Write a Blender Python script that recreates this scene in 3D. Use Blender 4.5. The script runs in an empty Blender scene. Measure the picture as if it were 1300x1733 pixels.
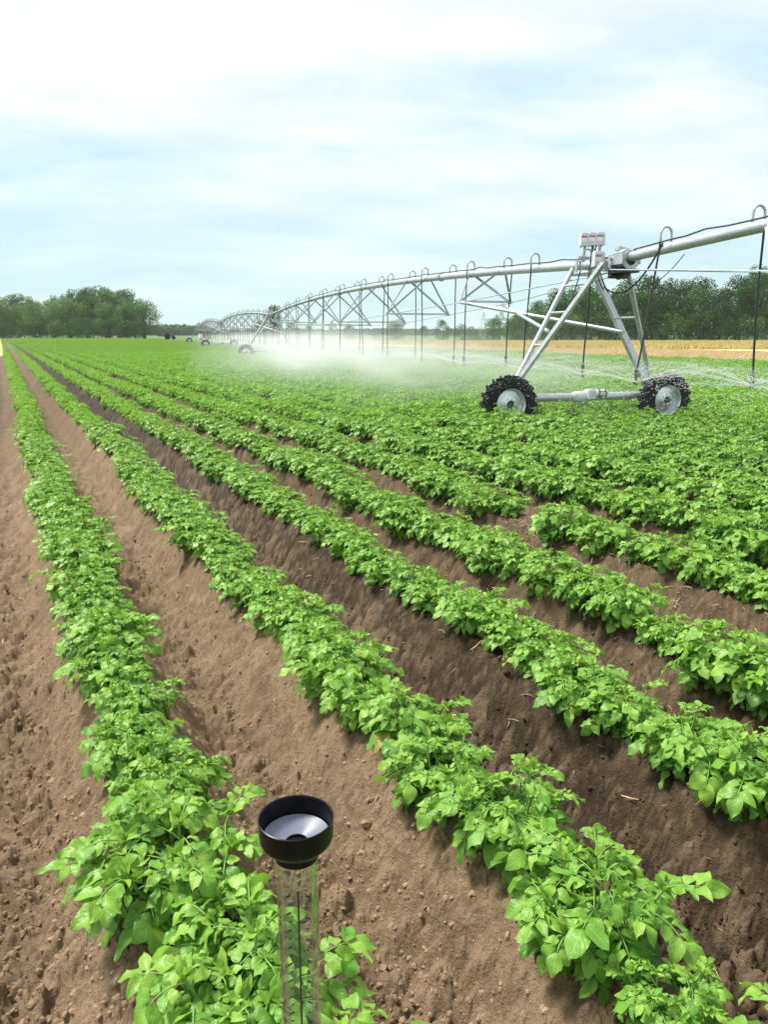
import bpy, math, random
import numpy as np
from mathutils import Vector, Matrix

random.seed(7)
RNG = np.random.default_rng(7)
SC = bpy.context.scene
COL = SC.collection
R = math.radians
CAM_H = 1.75
PITCH = R(13.1)
ALPHA = R(26.0)                                   # crop rows run this far left of the view axis
ND = np.array([math.cos(ALPHA), math.sin(ALPHA)])   # across the rows
TD = np.array([-math.sin(ALPHA), math.cos(ALPHA)])  # along the rows
F = 1300.0

# ------------------------------------------------------------------ helpers
def project(x, y, z):
    """pixel of the 1300x1733 photograph that a point falls on (used only to count and name plants)"""
    c, s = math.cos(PITCH), math.sin(PITCH)
    dz = z - CAM_H
    zc = y * c - dz * s
    yc = y * s + dz * c
    if zc < 0.05:
        return None
    return 650 + F * x / zc, 866.5 - F * yc / zc

def np_mesh(name, verts, quads=None, tris=None, smooth=True, uv=None, attrs=None):
    me = bpy.data.meshes.new(name)
    verts = np.asarray(verts, dtype=np.float32).reshape(-1, 3)
    nq = 0 if quads is None else len(quads)
    nt = 0 if tris is None else len(tris)
    me.vertices.add(len(verts))
    me.vertices.foreach_set('co', verts.ravel())
    parts = []
    if nq: parts.append(np.asarray(quads, dtype=np.int32).ravel())
    if nt: parts.append(np.asarray(tris, dtype=np.int32).ravel())
    idx = np.concatenate(parts)
    tot = np.concatenate([np.full(nq, 4, np.int32), np.full(nt, 3, np.int32)])
    st = np.concatenate([[0], np.cumsum(tot)[:-1]]).astype(np.int32)
    me.loops.add(len(idx))
    me.loops.foreach_set('vertex_index', idx)
    me.polygons.add(len(tot))
    me.polygons.foreach_set('loop_start', st)
    me.polygons.foreach_set('loop_total', tot)
    me.polygons.foreach_set('use_smooth', np.full(len(tot), smooth))
    if uv is not None:
        l = me.uv_layers.new(name='UVMap')
        l.data.foreach_set('uv', np.asarray(uv, np.float32)[idx].ravel())
    for k, v in (attrs or {}).items():
        a = me.attributes.new(k, 'FLOAT', 'POINT')
        a.data.foreach_set('value', np.asarray(v, np.float32))
    me.update(calc_edges=True)
    me.validate()
    return me

def link(o, parent=None):
    COL.objects.link(o)
    if parent is not None:
        o.parent = parent
    return o

def mesh_obj(name, me, mat=None, parent=None):
    if mat is not None and not me.materials:
        me.materials.append(mat)
    return link(bpy.data.objects.new(name, me), parent)

def tag(o, label=None, cat=None, group=None, kind=None):
    if label: o['label'] = label
    if cat: o['category'] = cat
    if group: o['group'] = group
    if kind: o['kind'] = kind
    return o

def empty(name, loc=(0, 0, 0), rz=0.0, scale=1.0):
    o = bpy.data.objects.new(name, None)
    o.empty_display_size = 0.2
    o.location = loc
    o.rotation_euler = (0, 0, rz)
    o.scale = (scale,) * 3
    return link(o)

def copy_tree(o, parent=None, skip=()):
    c = o.copy()
    COL.objects.link(c)
    c.parent = parent
    for ch in list(KIDS.get(o.name, [])):
        if ch.name.split('.')[0] in skip:
            continue
        d = copy_tree(ch, c, skip)
        KIDS.setdefault(c.name, []).append(d)
    return c

KIDS = {}
def kid(o, parent):
    KIDS.setdefault(parent.name, []).append(o)
    o.parent = parent
    return o

class MB:
    """collects simple shapes and builds one mesh"""
    def __init__(self):
        self.v, self.f, self.sm = [], [], []
    def add(self, vs, fs, smooth=False):
        b = len(self.v)
        self.v += [tuple(p) for p in vs]
        self.f += [[i + b for i in f] for f in fs]
        self.sm += [smooth] * len(fs)
    def box(self, c, s, rot=None):
        hx, hy, hz = s[0] / 2, s[1] / 2, s[2] / 2
        vs = [Vector((x, y, z)) for x in (-hx, hx) for y in (-hy, hy) for z in (-hz, hz)]
        if rot is not None: vs = [rot @ p for p in vs]
        vs = [p + Vector(c) for p in vs]
        self.add(vs, [(0, 1, 3, 2), (4, 6, 7, 5), (0, 4, 5, 1), (2, 3, 7, 6), (0, 2, 6, 4), (1, 5, 7, 3)])
    def sweep(self, pts, rad, n=8, caps=True, smooth=True):
        pts = [Vector(p) for p in pts]
        m = len(pts)
        rads = rad if isinstance(rad, (list, tuple)) else [rad] * m
        tang = []
        for i in range(m):
            a, b = pts[max(0, i - 1)], pts[min(m - 1, i + 1)]
            tang.append((b - a).normalized())
        up = Vector((0, 0, 1)) if abs(tang[0].z) < 0.9 else Vector((0, 1, 0))
        x = tang[0].cross(up).normalized()
        vs, fs = [], []
        for i in range(m):
            t = tang[i]
            x = (x - t * x.dot(t)).normalized()
            y = t.cross(x)
            for k in range(n):
                a = 2 * math.pi * k / n
                vs.append(pts[i] + (x * math.cos(a) + y * math.sin(a)) * rads[i])
        for i in range(m - 1):
            for k in range(n):
                k2 = (k + 1) % n
                fs.append((i * n + k, i * n + k2, (i + 1) * n + k2, (i + 1) * n + k))
        self.add(vs, fs, smooth)
        if caps:
            b = len(self.v) - len(vs)
            self.f.append([b + k for k in range(n)][::-1]); self.sm.append(False)
            self.f.append([b + (m - 1) * n + k for k in range(n)]); self.sm.append(False)
    def bar(self, a, b, r, n=8, r2=None):
        self.sweep([a, b], [r, r if r2 is None else r2], n)
    def angle(self, a, b, w, th=0.008, roll=0.0):
        """angle-iron member"""
        a, b = Vector(a), Vector(b)
        t = (b - a).normalized()
        up = Vector((0, 0, 1)) if abs(t.z) < 0.95 else Vector((0, 1, 0))
        x = t.cross(up).normalized(); y = x.cross(t)
        c, s = math.cos(roll), math.sin(roll)
        x, y = x * c + y * s, y * c - x * s
        prof = [(0, 0), (w, 0), (w, th), (th, th), (th, w), (0, w)]
        vs = [p + x * u + y * v for p in (a, b) for u, v in prof]
        n = 6
        fs = [(k, (k + 1) % n, n + (k + 1) % n, n + k) for k in range(n)]
        fs += [(0, 3, 2, 1), (0, 5, 4, 3), (6, 7, 8, 9), (6, 9, 10, 11)]
        self.add(vs, fs)
    def lathe(self, prof, n=32, origin=(0, 0, 0), axis='z', smooth=True, closed=False):
        vs, fs = [], []
        m = len(prof)
        o = Vector(origin)
        for r, h in prof:
            for k in range(n):
                a = 2 * math.pi * k / n
                c, s = r * math.cos(a), r * math.sin(a)
                p = (c, s, h) if axis == 'z' else ((c, h, s) if axis == 'y' else (h, c, s))
                vs.append(o + Vector(p))
        for i in range(m if closed else m - 1):
            j = (i + 1) % m
            for k in range(n):
                k2 = (k + 1) % n
                fs.append((i * n + k, i * n + k2, j * n + k2, j * n + k))
        self.add(vs, fs, smooth)
    def mesh(self, name):
        me = bpy.data.meshes.new(name)
        me.from_pydata(self.v, [], self.f)
        me.polygons.foreach_set('use_smooth', self.sm)
        me.update()
        return me
    def build(self, name, mat, parent=None, sharp=40):
        me = self.mesh(name)
        try: me.set_sharp_from_angle(angle=R(sharp))
        except Exception: pass
        o = mesh_obj(name, me, mat)
        if parent is not None: kid(o, parent)
        return o

def ordinal(n):
    w = ['zeroth', 'first', 'second', 'third', 'fourth', 'fifth', 'sixth', 'seventh', 'eighth', 'ninth', 'tenth', 'eleventh', 'twelfth',
         'thirteenth', 'fourteenth', 'fifteenth', 'sixteenth', 'seventeenth', 'eighteenth', 'nineteenth', 'twentieth']
    if n < len(w): return w[n]
    return '%d%s' % (n, 'th' if 10 <= n % 100 <= 20 else {1: 'st', 2: 'nd', 3: 'rd'}.get(n % 10, 'th'))

# ------------------------------------------------------------------ numpy noise
def _h(ix, iy, k):
    n = (ix.astype(np.int64) * 374761393 + iy.astype(np.int64) * 668265263 + k * 1274126177) & 0xFFFFFFFF
    n = ((n ^ (n >> 13)) * 1274126177) & 0xFFFFFFFF
    n = ((n ^ (n >> 16)) * 2246822519) & 0xFFFFFFFF
    return ((n ^ (n >> 15)) & 0xFFFFFF) / float(0xFFFFFF)
def vnoise(x, y, k=0):
    ix, iy = np.floor(x), np.floor(y)
    fx, fy = x - ix, y - iy
    fx, fy = fx * fx * (3 - 2 * fx), fy * fy * (3 - 2 * fy)
    a, b, c, d = _h(ix, iy, k), _h(ix + 1, iy, k), _h(ix, iy + 1, k), _h(ix + 1, iy + 1, k)
    return (a * (1 - fx) + b * fx) * (1 - fy) + (c * (1 - fx) + d * fx) * fy
def fbm(x, y, k=0, o=4):
    s, a, t = 0, 1.0, 0
    for i in range(o):
        s = s + a * vnoise(x * 2 ** i + 17.3 * i, y * 2 ** i - 9.1 * i, k + i); t += a; a *= 0.5
    return s / t
def clods(x, y, cell, k, prob):
    """heights of half-buried lumps, one per lattice cell"""
    u, v = x / cell, y / cell
    ix, iy = np.floor(u), np.floor(v)
    best = np.zeros_like(x)
    for dx in (-1, 0, 1):
        for dy in (-1, 0, 1):
            jx, jy = ix + dx, iy + dy
            cx, cy = jx + _h(jx, jy, k), jy + _h(jx, jy, k + 1)
            r = 0.18 + 0.42 * _h(jx, jy, k + 2) ** 1.5
            on = _h(jx, jy, k + 3) < prob
            e = 0.7 + 0.6 * _h(jx, jy, k + 4)
            d2 = ((u - cx) * e) ** 2 + ((v - cy) / e) ** 2
            h = np.sqrt(np.maximum(0, r * r - d2)) * on
            best = np.maximum(best, h)
    return best * cell

# ------------------------------------------------------------------ materials
def mat(name):
    m = bpy.data.materials.new(name)
    m.use_nodes = True
    nt = m.node_tree
    for n in list(nt.nodes): nt.nodes.remove(n)
    out = nt.nodes.new('ShaderNodeOutputMaterial')
    return m, nt, out
def node(nt, t, **kw):
    n = nt.nodes.new(t)
    for k, v in kw.items():
        if k in n.inputs: n.inputs[k].default_value = v
        else: setattr(n, k, v)
    return n
def math_n(nt, op, a, b=None, c=None, clamp=False):
    n = nt.nodes.new('ShaderNodeMath'); n.operation = op; n.use_clamp = clamp
    for i, x in enumerate((a, b, c)):
        if x is None: continue
        if isinstance(x, (int, float)): n.inputs[i].default_value = x
        else: nt.links.new(x, n.inputs[i])
    return n.outputs[0]
def mixc(nt, fac, a, b, blend='MIX'):
    n = nt.nodes.new('ShaderNodeMix'); n.data_type = 'RGBA'; n.blend_type = blend
    for s, x in (('Factor', fac), ('A', a), ('B', b)):
        sock = [i for i in n.inputs if i.name == s and (s == 'Factor' and i.type == 'VALUE' or s != 'Factor' and i.type == 'RGBA')][0]
        if isinstance(x, (int, float)): sock.default_value = x
        elif isinstance(x, tuple): sock.default_value = (*x, 1) if len(x) == 3 else x
        else: nt.links.new(x, sock)
    return [o for o in n.outputs if o.type == 'RGBA'][0]
def ramp(nt, fac, stops):
    n = nt.nodes.new('ShaderNodeValToRGB')
    el = n.color_ramp.elements
    while len(el) < len(stops): el.new(0.5)
    for e, (p, c) in zip(el, stops):
        e.position = p
        e.color = (c, c, c, 1) if isinstance(c, (int, float)) else (*c, 1)
    nt.links.new(fac, n.inputs[0])
    return n.outputs[0]
def noise_n(nt, scale, detail=4, rough=0.55, coord='Object', vec=None):
    if vec is None:
        tc = nt.nodes.new('ShaderNodeTexCoord'); vec = tc.outputs[coord]
    n = node(nt, 'ShaderNodeTexNoise', Scale=scale, Detail=detail, Roughness=rough)
    nt.links.new(vec, n.inputs['Vector'])
    return n.outputs['Fac']

def simple(name, col, rough=0.5, metal=0.0, var=0.15, scale=8.0, bump=0.0, spec=0.5):
    m, nt, out = mat(name)
    b = node(nt, 'ShaderNodeBsdfPrincipled', Roughness=rough, Metallic=metal)
    b.inputs['Specular IOR Level'].default_value = spec
    f = noise_n(nt, scale, 5)
    lo = tuple(c * (1 - var) for c in col); hi = tuple(min(1, c * (1 + var)) for c in col)
    nt.links.new(mixc(nt, f, lo, hi), b.inputs['Base Color'])
    nt.links.new(math_n(nt, 'MULTIPLY_ADD', f, 0.25, rough - 0.12, True), b.inputs['Roughness'])
    if bump:
        bn = node(nt, 'ShaderNodeBump', Strength=bump, Distance=0.01)
        nt.links.new(noise_n(nt, scale * 6, 4), bn.inputs['Height'])
        nt.links.new(bn.outputs[0], b.inputs['Normal'])
    nt.links.new(b.outputs[0], out.inputs[0])
    return m

def leaf_material(name, young, mid, old, veins=True, transl=0.30, rough=0.42, spec=0.42):
    m, nt, out = mat(name)
    at = node(nt, 'ShaderNodeAttribute', attribute_name='tone')
    col = ramp(nt, at.outputs['Fac'], [(0.0, old), (0.47, mid), (0.94, young), (1.0, (0.32, 0.29, 0.06) if veins else young)])
    bs = node(nt, 'ShaderNodeBsdfPrincipled', Roughness=rough)
    bs.inputs['Specular IOR Level'].default_value = spec
    if veins:
        uv = nt.nodes.new('ShaderNodeUVMap'); sp = nt.nodes.new('ShaderNodeSeparateXYZ')
        nt.links.new(uv.outputs[0], sp.inputs[0])
        side = math_n(nt, 'ABSOLUTE', math_n(nt, 'SUBTRACT', sp.outputs[0], 0.5))
        mid_l = math_n(nt, 'LESS_THAN', side, 0.022)
        ph = math_n(nt, 'ADD', math_n(nt, 'SUBTRACT', math_n(nt, 'MULTIPLY', sp.outputs[1], 5.0), math_n(nt, 'MULTIPLY', side, 4.4)), math_n(nt, 'MULTIPLY', noise_n(nt, 26, 2), 0.9))
        fr = math_n(nt, 'ABSOLUTE', math_n(nt, 'SUBTRACT', math_n(nt, 'FRACT', ph), 0.5))   # 0.5 at a vein
        lat = math_n(nt, 'GREATER_THAN', fr, 0.465)
        v = math_n(nt, 'MAXIMUM', mid_l, math_n(nt, 'MULTIPLY', lat, 0.6))
        mott = noise_n(nt, 55, 3)
        col = mixc(nt, math_n(nt, 'MULTIPLY', mott, 0.25), col, tuple(c * 0.55 for c in mid))
        col = mixc(nt, math_n(nt, 'MULTIPLY', v, 0.26), col, tuple(min(1, c * 1.5 + 0.05) for c in young))
        bn = node(nt, 'ShaderNodeBump', Strength=0.6, Distance=0.003)
        hgt = math_n(nt, 'SUBTRACT', math_n(nt, 'ADD', math_n(nt, 'MULTIPLY', noise_n(nt, 95, 3), 0.9), 0.2), math_n(nt, 'MULTIPLY', math_n(nt, 'SMOOTH_MAX', fr, mid_l, 0.1), 0.4))
        nt.links.new(hgt, bn.inputs['Height'])
        nt.links.new(bn.outputs[0], bs.inputs['Normal'])
    nt.links.new(col, bs.inputs['Base Color'])
    tr = nt.nodes.new('ShaderNodeBsdfTranslucent')
    nt.links.new(mixc(nt, 0.5, col, tuple(min(1, c * 1.25) for c in young)), tr.inputs['Color'])
    mx = node(nt, 'ShaderNodeMixShader', Fac=transl)
    nt.links.new(bs.outputs[0], mx.inputs[1]); nt.links.new(tr.outputs[0], mx.inputs[2])
    nt.links.new(mx.outputs[0], out.inputs[0])
    return m

M_LEAF = leaf_material('potato_leaf', (0.275, 0.47, 0.062), (0.135, 0.335, 0.035), (0.036, 0.135, 0.018))
M_LEAF_FAR = leaf_material('potato_leaf_far', (0.275, 0.47, 0.062), (0.135, 0.335, 0.035), (0.036, 0.135, 0.018), veins=False, rough=0.5, spec=0.15)
M_STEM = simple('potato_stem', (0.15, 0.30, 0.06), 0.5, var=0.25, scale=30)
M_TREE = [leaf_material('tree_leaf_%d' % i, a, b, c, veins=False, transl=0.2, rough=0.6, spec=0.08) for i, (a, b, c) in enumerate([
    ((0.11, 0.23, 0.040), (0.042, 0.125, 0.020), (0.014, 0.050, 0.012)),
    ((0.19, 0.32, 0.065), (0.095, 0.20, 0.040), (0.035, 0.095, 0.020)),
    ((0.07, 0.16, 0.035), (0.026, 0.082, 0.020), (0.010, 0.040, 0.012))])]
M_BARK = simple('bark', (0.12, 0.10, 0.08), 0.85, var=0.35, scale=3, bump=0.4)
M_BLACK = simple('black_plastic', (0.005, 0.005, 0.006), 0.30, var=0.2, scale=20, spec=0.22)
M_CONE = simple('funnel_cone', (0.15, 0.17, 0.23), 0.22, var=0.08, scale=40)  # grey-blue base colour stands in for sky reflected in the glossy black cone
M_INK = simple('black_ink', (0.012, 0.016, 0.014), 0.5, var=0.1)
M_WOOD = simple('stake_wood', (0.32, 0.23, 0.14), 0.75, var=0.3, scale=15, bump=0.3)
M_HOSE = simple('black_hose', (0.02, 0.021, 0.024), 0.45, var=0.2)
M_RUBBER = simple('tyre_rubber', (0.013, 0.015, 0.020), 0.8, var=0.6, scale=9, bump=0.25, spec=0.18)
M_WHITE = simple('white_box', (0.62, 0.63, 0.70), 0.45, var=0.05, scale=6)
M_RED = simple('red_print', (0.55, 0.10, 0.09), 0.5, var=0.1)
M_PAPER = simple('white_label', (0.88, 0.88, 0.9), 0.6, var=0.04)
M_MOTOR = simple('motor_grey', (0.62, 0.64, 0.66), 0.4, var=0.1)
M_DARKMETAL = simple('dark_steel', (0.07, 0.08, 0.09), 0.5, metal=0.6, var=0.3)
M_REDPAINT = simple('red_paint', (0.30, 0.05, 0.04), 0.45, var=0.2)
M_GLASSDARK = simple('dark_window', (0.03, 0.04, 0.05), 0.15, var=0.1)

def galvanised():
    m, nt, out = mat('galvanised_steel')
    b = node(nt, 'ShaderNodeBsdfPrincipled', Metallic=0.55, Roughness=0.42)
    vo = node(nt, 'ShaderNodeTexVoronoi', Scale=45.0)
    tc = nt.nodes.new('ShaderNodeTexCoord'); nt.links.new(tc.outputs['Object'], vo.inputs['Vector'])
    sp = nt.nodes.new('ShaderNodeSeparateXYZ'); nt.links.new(vo.outputs['Color'], sp.inputs[0])
    f = math_n(nt, 'MULTIPLY_ADD', noise_n(nt, 1.7, 5), 0.6, math_n(nt, 'MULTIPLY', sp.outputs[0], 0.4))
    nt.links.new(ramp(nt, f, [(0.2, (0.36, 0.40, 0.44)), (0.5, (0.50, 0.54, 0.58)), (0.8, (0.64, 0.68, 0.71))]), b.inputs['Base Color'])
    nt.links.new(math_n(nt, 'MULTIPLY_ADD', f, 0.3, 0.25), b.inputs['Roughness'])
    nt.links.new(b.outputs[0], out.inputs[0])
    return m
M_GALV = galvanised()
M_RIM = simple('rim_steel', (0.70, 0.75, 0.78), 0.36, metal=0.7, var=0.18, scale=5)

def clear_plastic():
    m, nt, out = mat('clear_tube')
    t = nt.nodes.new('ShaderNodeBsdfTransparent'); t.inputs[0].default_value = (0.93, 0.955, 0.92, 1)
    g = node(nt, 'ShaderNodeBsdfGlossy', Roughness=0.06)
    lw = node(nt, 'ShaderNodeLayerWeight', Blend=0.18)
    f = math_n(nt, 'MULTIPLY', lw.outputs['Fresnel'], 0.42)
    mx = nt.nodes.new('ShaderNodeMixShader')
    nt.links.new(f, mx.inputs[0]); nt.links.new(t.outputs[0], mx.inputs[1]); nt.links.new(g.outputs[0], mx.inputs[2])
    df = nt.nodes.new('ShaderNodeBsdfTranslucent'); df.inputs[0].default_value = (0.85, 0.9, 0.85, 1)
    white_haze = node(nt, 'ShaderNodeMixShader'); nt.links.new(math_n(nt, 'MULTIPLY_ADD', noise_n(nt, 60, 5), 0.025, 0.0), white_haze.inputs[0])  # faint white haze mixed in so the tube looks brighter
    nt.links.new(mx.outputs[0], white_haze.inputs[1]); nt.links.new(df.outputs[0], white_haze.inputs[2])
    nt.links.new(white_haze.outputs[0], out.inputs[0])
    return m
M_CLEAR = clear_plastic()

def soil_material():
    m, nt, out = mat('soil')
    b = node(nt, 'ShaderNodeBsdfPrincipled', Roughness=0.9)
    b.inputs['Specular IOR Level'].default_value = 0.15
    wet = node(nt, 'ShaderNodeAttribute', attribute_name='wet').outputs['Fac']
    zone = node(nt, 'ShaderNodeAttribute', attribute_name='zone').outputs['Fac']
    crumb = node(nt, 'ShaderNodeAttribute', attribute_name='crumb').outputs['Fac']
    n1, n2, n3 = noise_n(nt, 2.2, 6), noise_n(nt, 28, 6, 0.65), noise_n(nt, 160, 4, 0.7)
    n5 = noise_n(nt, 9, 5, 0.6)
    f = math_n(nt, 'ADD', math_n(nt, 'ADD', math_n(nt, 'MULTIPLY', n1, 0.2), math_n(nt, 'MULTIPLY', n5, 0.25)), math_n(nt, 'ADD', math_n(nt, 'MULTIPLY', n2, 0.35), math_n(nt, 'MULTIPLY', n3, 0.26)))
    dry = ramp(nt, f, [(0.34, (0.082, 0.057, 0.033)), (0.53, (0.218, 0.156, 0.092)), (0.72, (0.39, 0.295, 0.190))])
    dark = ramp(nt, f, [(0.34, (0.012, 0.008, 0.004)), (0.53, (0.038, 0.026, 0.015)), (0.72, (0.095, 0.067, 0.042))])
    w2 = math_n(nt, 'ADD', wet, math_n(nt, 'MULTIPLY_ADD', n2, 0.5, -0.25), clamp=True)
    col = mixc(nt, w2, dry, dark)
    col = mixc(nt, math_n(nt, 'MULTIPLY', crumb, 0.35), col, (0.36, 0.262, 0.168))
    straw = ramp(nt, noise_n(nt, 0.35, 6, 0.6), [(0.3, (0.46, 0.34, 0.16)), (0.55, (0.57, 0.44, 0.23)), (0.8, (0.62, 0.51, 0.30))])
    grass = ramp(nt, noise_n(nt, 0.25, 6), [(0.3, (0.06, 0.12, 0.025)), (0.8, (0.11, 0.19, 0.045))])
    col = mixc(nt, math_n(nt, 'MULTIPLY', zone, 1.0, clamp=True), col, straw)
    col = mixc(nt, math_n(nt, 'SUBTRACT', zone, 1.0, clamp=True), col, grass)
    nt.links.new(col, b.inputs['Base Color'])
    nt.links.new(math_n(nt, 'MULTIPLY_ADD', w2, -0.28, 0.95), b.inputs['Roughness'])
    bn = node(nt, 'ShaderNodeBump', Strength=1.0, Distance=0.022)
    n4 = noise_n(nt, 75, 5, 0.65)
    nt.links.new(math_n(nt, 'ADD', math_n(nt, 'MULTIPLY', n2, 0.6), math_n(nt, 'ADD', math_n(nt, 'MULTIPLY', n4, 0.6), math_n(nt, 'MULTIPLY', n3, 0.35))), bn.inputs['Height'])
    nt.links.new(bn.outputs[0], b.inputs['Normal'])
    nt.links.new(b.outputs[0], out.inputs[0])
    return m
M_SOIL = soil_material()
def clod_material():
    m, nt, out = mat('loose_soil')
    b = node(nt, 'ShaderNodeBsdfPrincipled', Roughness=0.95)
    b.inputs['Specular IOR Level'].default_value = 0.1
    a = nt.nodes.new('ShaderNodeAttribute'); a.attribute_type = 'INSTANCER'; a.attribute_name = 'wetness'
    f = noise_n(nt, 1.3, 4)
    dry = mixc(nt, f, (0.19, 0.13, 0.078), (0.40, 0.295, 0.19))
    dark = mixc(nt, f, (0.022, 0.014, 0.009), (0.08, 0.053, 0.034))
    nt.links.new(mixc(nt, a.outputs['Fac'], dry, dark), b.inputs['Base Color'])
    nt.links.new(b.outputs[0], out.inputs[0])
    return m
M_CLOD = clod_material()
M_STRAW = simple('straw', (0.52, 0.39, 0.23), 0.75, var=0.6, scale=2.5)
M_STUBBLE = simple('stubble', (0.64, 0.51, 0.29), 0.75, var=0.25, scale=0.5)
M_WHEAT = simple('ripe_wheat', (0.62, 0.52, 0.20), 0.7, var=0.25, scale=0.3)

# ------------------------------------------------------------------ the ground
RIDGES = [-0.66, 0.31, 1.20, 2.08, 2.88, 3.82, 4.76]
while RIDGES[-1] < 34.4:
    RIDGES.append(RIDGES[-1] + 0.9)
RID = np.array([RIDGES[0] - 0.95 * k for k in range(6, 0, -1)] + RIDGES)
FIELD_S = RIDGES[-1] + 0.5
RIDGE_H = 0.24
FIELD_END = 236.0

def row_coords(x, y):
    return x * ND[0] + y * ND[1], x * TD[0] + y * TD[1]
def from_row(s, t):
    return s * ND[0] + t * TD[0], s * ND[1] + t * TD[1]

def ground_height(x, y, detail=True):
    x, y = np.asarray(x, float), np.asarray(y, float)
    s, t = row_coords(x, y)
    r = np.hypot(x, y)
    sw = s + 0.05 * (vnoise(s * 0.4, t * 0.7, 3) - 0.5) + 0.06 * (vnoise(s * 1.5, t * 2.0, 5) - 0.5)
    i = np.clip(np.searchsorted(RID, sw) - 1, 0, len(RID) - 2)
    a, b = RID[i], RID[i + 1]
    u = np.clip((sw - a) / (b - a), 0, 1)
    d = np.minimum(u, 1 - u) * 2                       # 0 on the ridge, 1 in the furrow
    prof = 0.5 + 0.5 * np.cos(np.pi * np.clip((d - 0.10) / 0.76, 0, 1))
    on = (sw > RID[0]) & (sw < RID[-1])
    fade = np.clip((170 - r) / 80, 0, 1)
    h = (RIDGE_H * (prof * fade + 0.5 * (1 - fade)) - 0.07 * (1 - prof) ** 2 * fade) * on * (0.85 + 0.3 * vnoise(s * 0.7, t * 0.9, 11))
    crumb = np.zeros_like(h)
    if detail:
        k = np.clip((18 - r) / 8, 0, 1)
        near = k > 0
        if near.any():
            X, Y = x[near], y[near]
            dd, kk = d[near], k[near]
            ss, tt = s[near], t[near]
            h[near] += kk * (0.06 * (fbm(ss * 5, tt * 4, 21, 4) - 0.5) + 0.036 * (fbm(ss * 20, tt * 16, 31, 3) - 0.5) + 0.022 * (fbm(ss * 60, tt * 45, 35, 2) - 0.5) + 0.03 * np.abs(fbm(ss * 11 + 3, tt * 9, 39, 3) - 0.5))
            furrow = np.clip((dd - 0.35) / 0.4, 0, 1)
            patch = np.clip(fbm(ss * 1.6, tt * 1.6, 55, 3) * 2.6 - 0.9, 0, 1)
            loose = np.clip(0.82 + furrow * 0.5, 0, 1.15) * (0.6 + 0.4 * patch)
            wx, wy = vnoise(X * 70, Y * 70, 91) - 0.5, vnoise(X * 70, Y * 70, 92) - 0.5
            X, Y = X + 0.012 * wx + 0.02 * (vnoise(X * 25, Y * 25, 93) - 0.5), Y + 0.012 * wy + 0.02 * (vnoise(X * 25, Y * 25, 94) - 0.5)
            c1 = clods(X, Y, 0.075, 40, 0.55); c2 = clods(X + 3.1, Y - 1.7, 0.034, 50, 0.8); c3 = clods(X - 5.1, Y + 2.2, 0.016, 60, 0.9)
            c0 = clods(X + 9.1, Y + 4.2, 0.13, 70, 0.4)
            hh = loose * (c1 * 0.95 * (0.2 + furrow) + c2 * 1.15 + c3 * 1.1 + c0 * 0.6 * (0.1 + furrow))
            h[near] += hh * kk
            crumb[near] = np.clip(hh / 0.02, 0, 1) * kk
        mid = ~near & (r < 60)
        if mid.any():
            h[mid] += 0.04 * (fbm(s[mid] * 5, t[mid] * 4, 21, 3) - 0.5)
    return h, d, crumb

def wetness(s, t, d):
    """how damp the soil is: watered from the second row outwards"""
    w = np.clip((s - 1.12) * 2.2 + 0.9 * (fbm(s * 0.8, t * 0.5, 80, 4) - 0.5), 0.0, 1.0)
    w = w * np.where(s < 2.15, 1.0, 0.72) * (0.80 + 0.4 * fbm(s * 2.5, t * 1.5, 87, 3))
    return np.clip(w + 0.32 * np.clip((d - 0.6) / 0.4, 0, 1) * (s > -0.3) + 0.35 * np.clip((t - 6) / 12, 0, 1) * (s < 1.4), 0, 1)

def build_ground():
    rs = [0.0001]
    r = 0.35
    while r < 2600:
        rs.append(r)
        g = 0.05 if r < 1.0 else 0.0046 if r < 7 else 0.0085 if r < 60 else 0.03
        r *= 1 + g
    rs = np.array(rs)
    th = np.concatenate([np.linspace(-R(42), R(42), 760, endpoint=False), np.linspace(R(42), 2 * np.pi - R(42), 70, endpoint=False)])
    n, m = len(th), len(rs)
    rr, tt = np.meshgrid(rs, th, indexing='ij')
    x, y = (rr * np.sin(tt)).ravel(), (rr * np.cos(tt)).ravel()
    z, d, crumb = ground_height(x, y)
    s, t = row_coords(x, y)
    w = wetness(s, t, d)
    zone = np.zeros_like(x)
    edge = s + 2.0 * (vnoise(t * 0.15, s * 0.1, 90) - 0.5)
    zone[(edge > FIELD_S + 0.3)] = 1.0
    zone[(y > 149) & (s > FIELD_S)] = 2.0
    zone[(s > 130)] = 2.0
    zone[(y > FIELD_END) | (s < -9)] = 2.0
    zone[(s < 0.1) & (s > -9) & (t > 70) & (t < 300)] = 0.85
    q = np.arange((m - 1) * n).reshape(m - 1, n)
    a = q; b = np.roll(q, -1, axis=1)
    quads = np.stack([a, a + n, b + n, b], axis=-1).reshape(-1, 4)
    me = np_mesh('ground', np.stack([x, y, z], 1), quads=quads, attrs={'wet': w, 'zone': zone, 'crumb': crumb})
    o = mesh_obj('ground', me, M_SOIL)
    tag(o, kind='structure')
    return o
build_ground()

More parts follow.
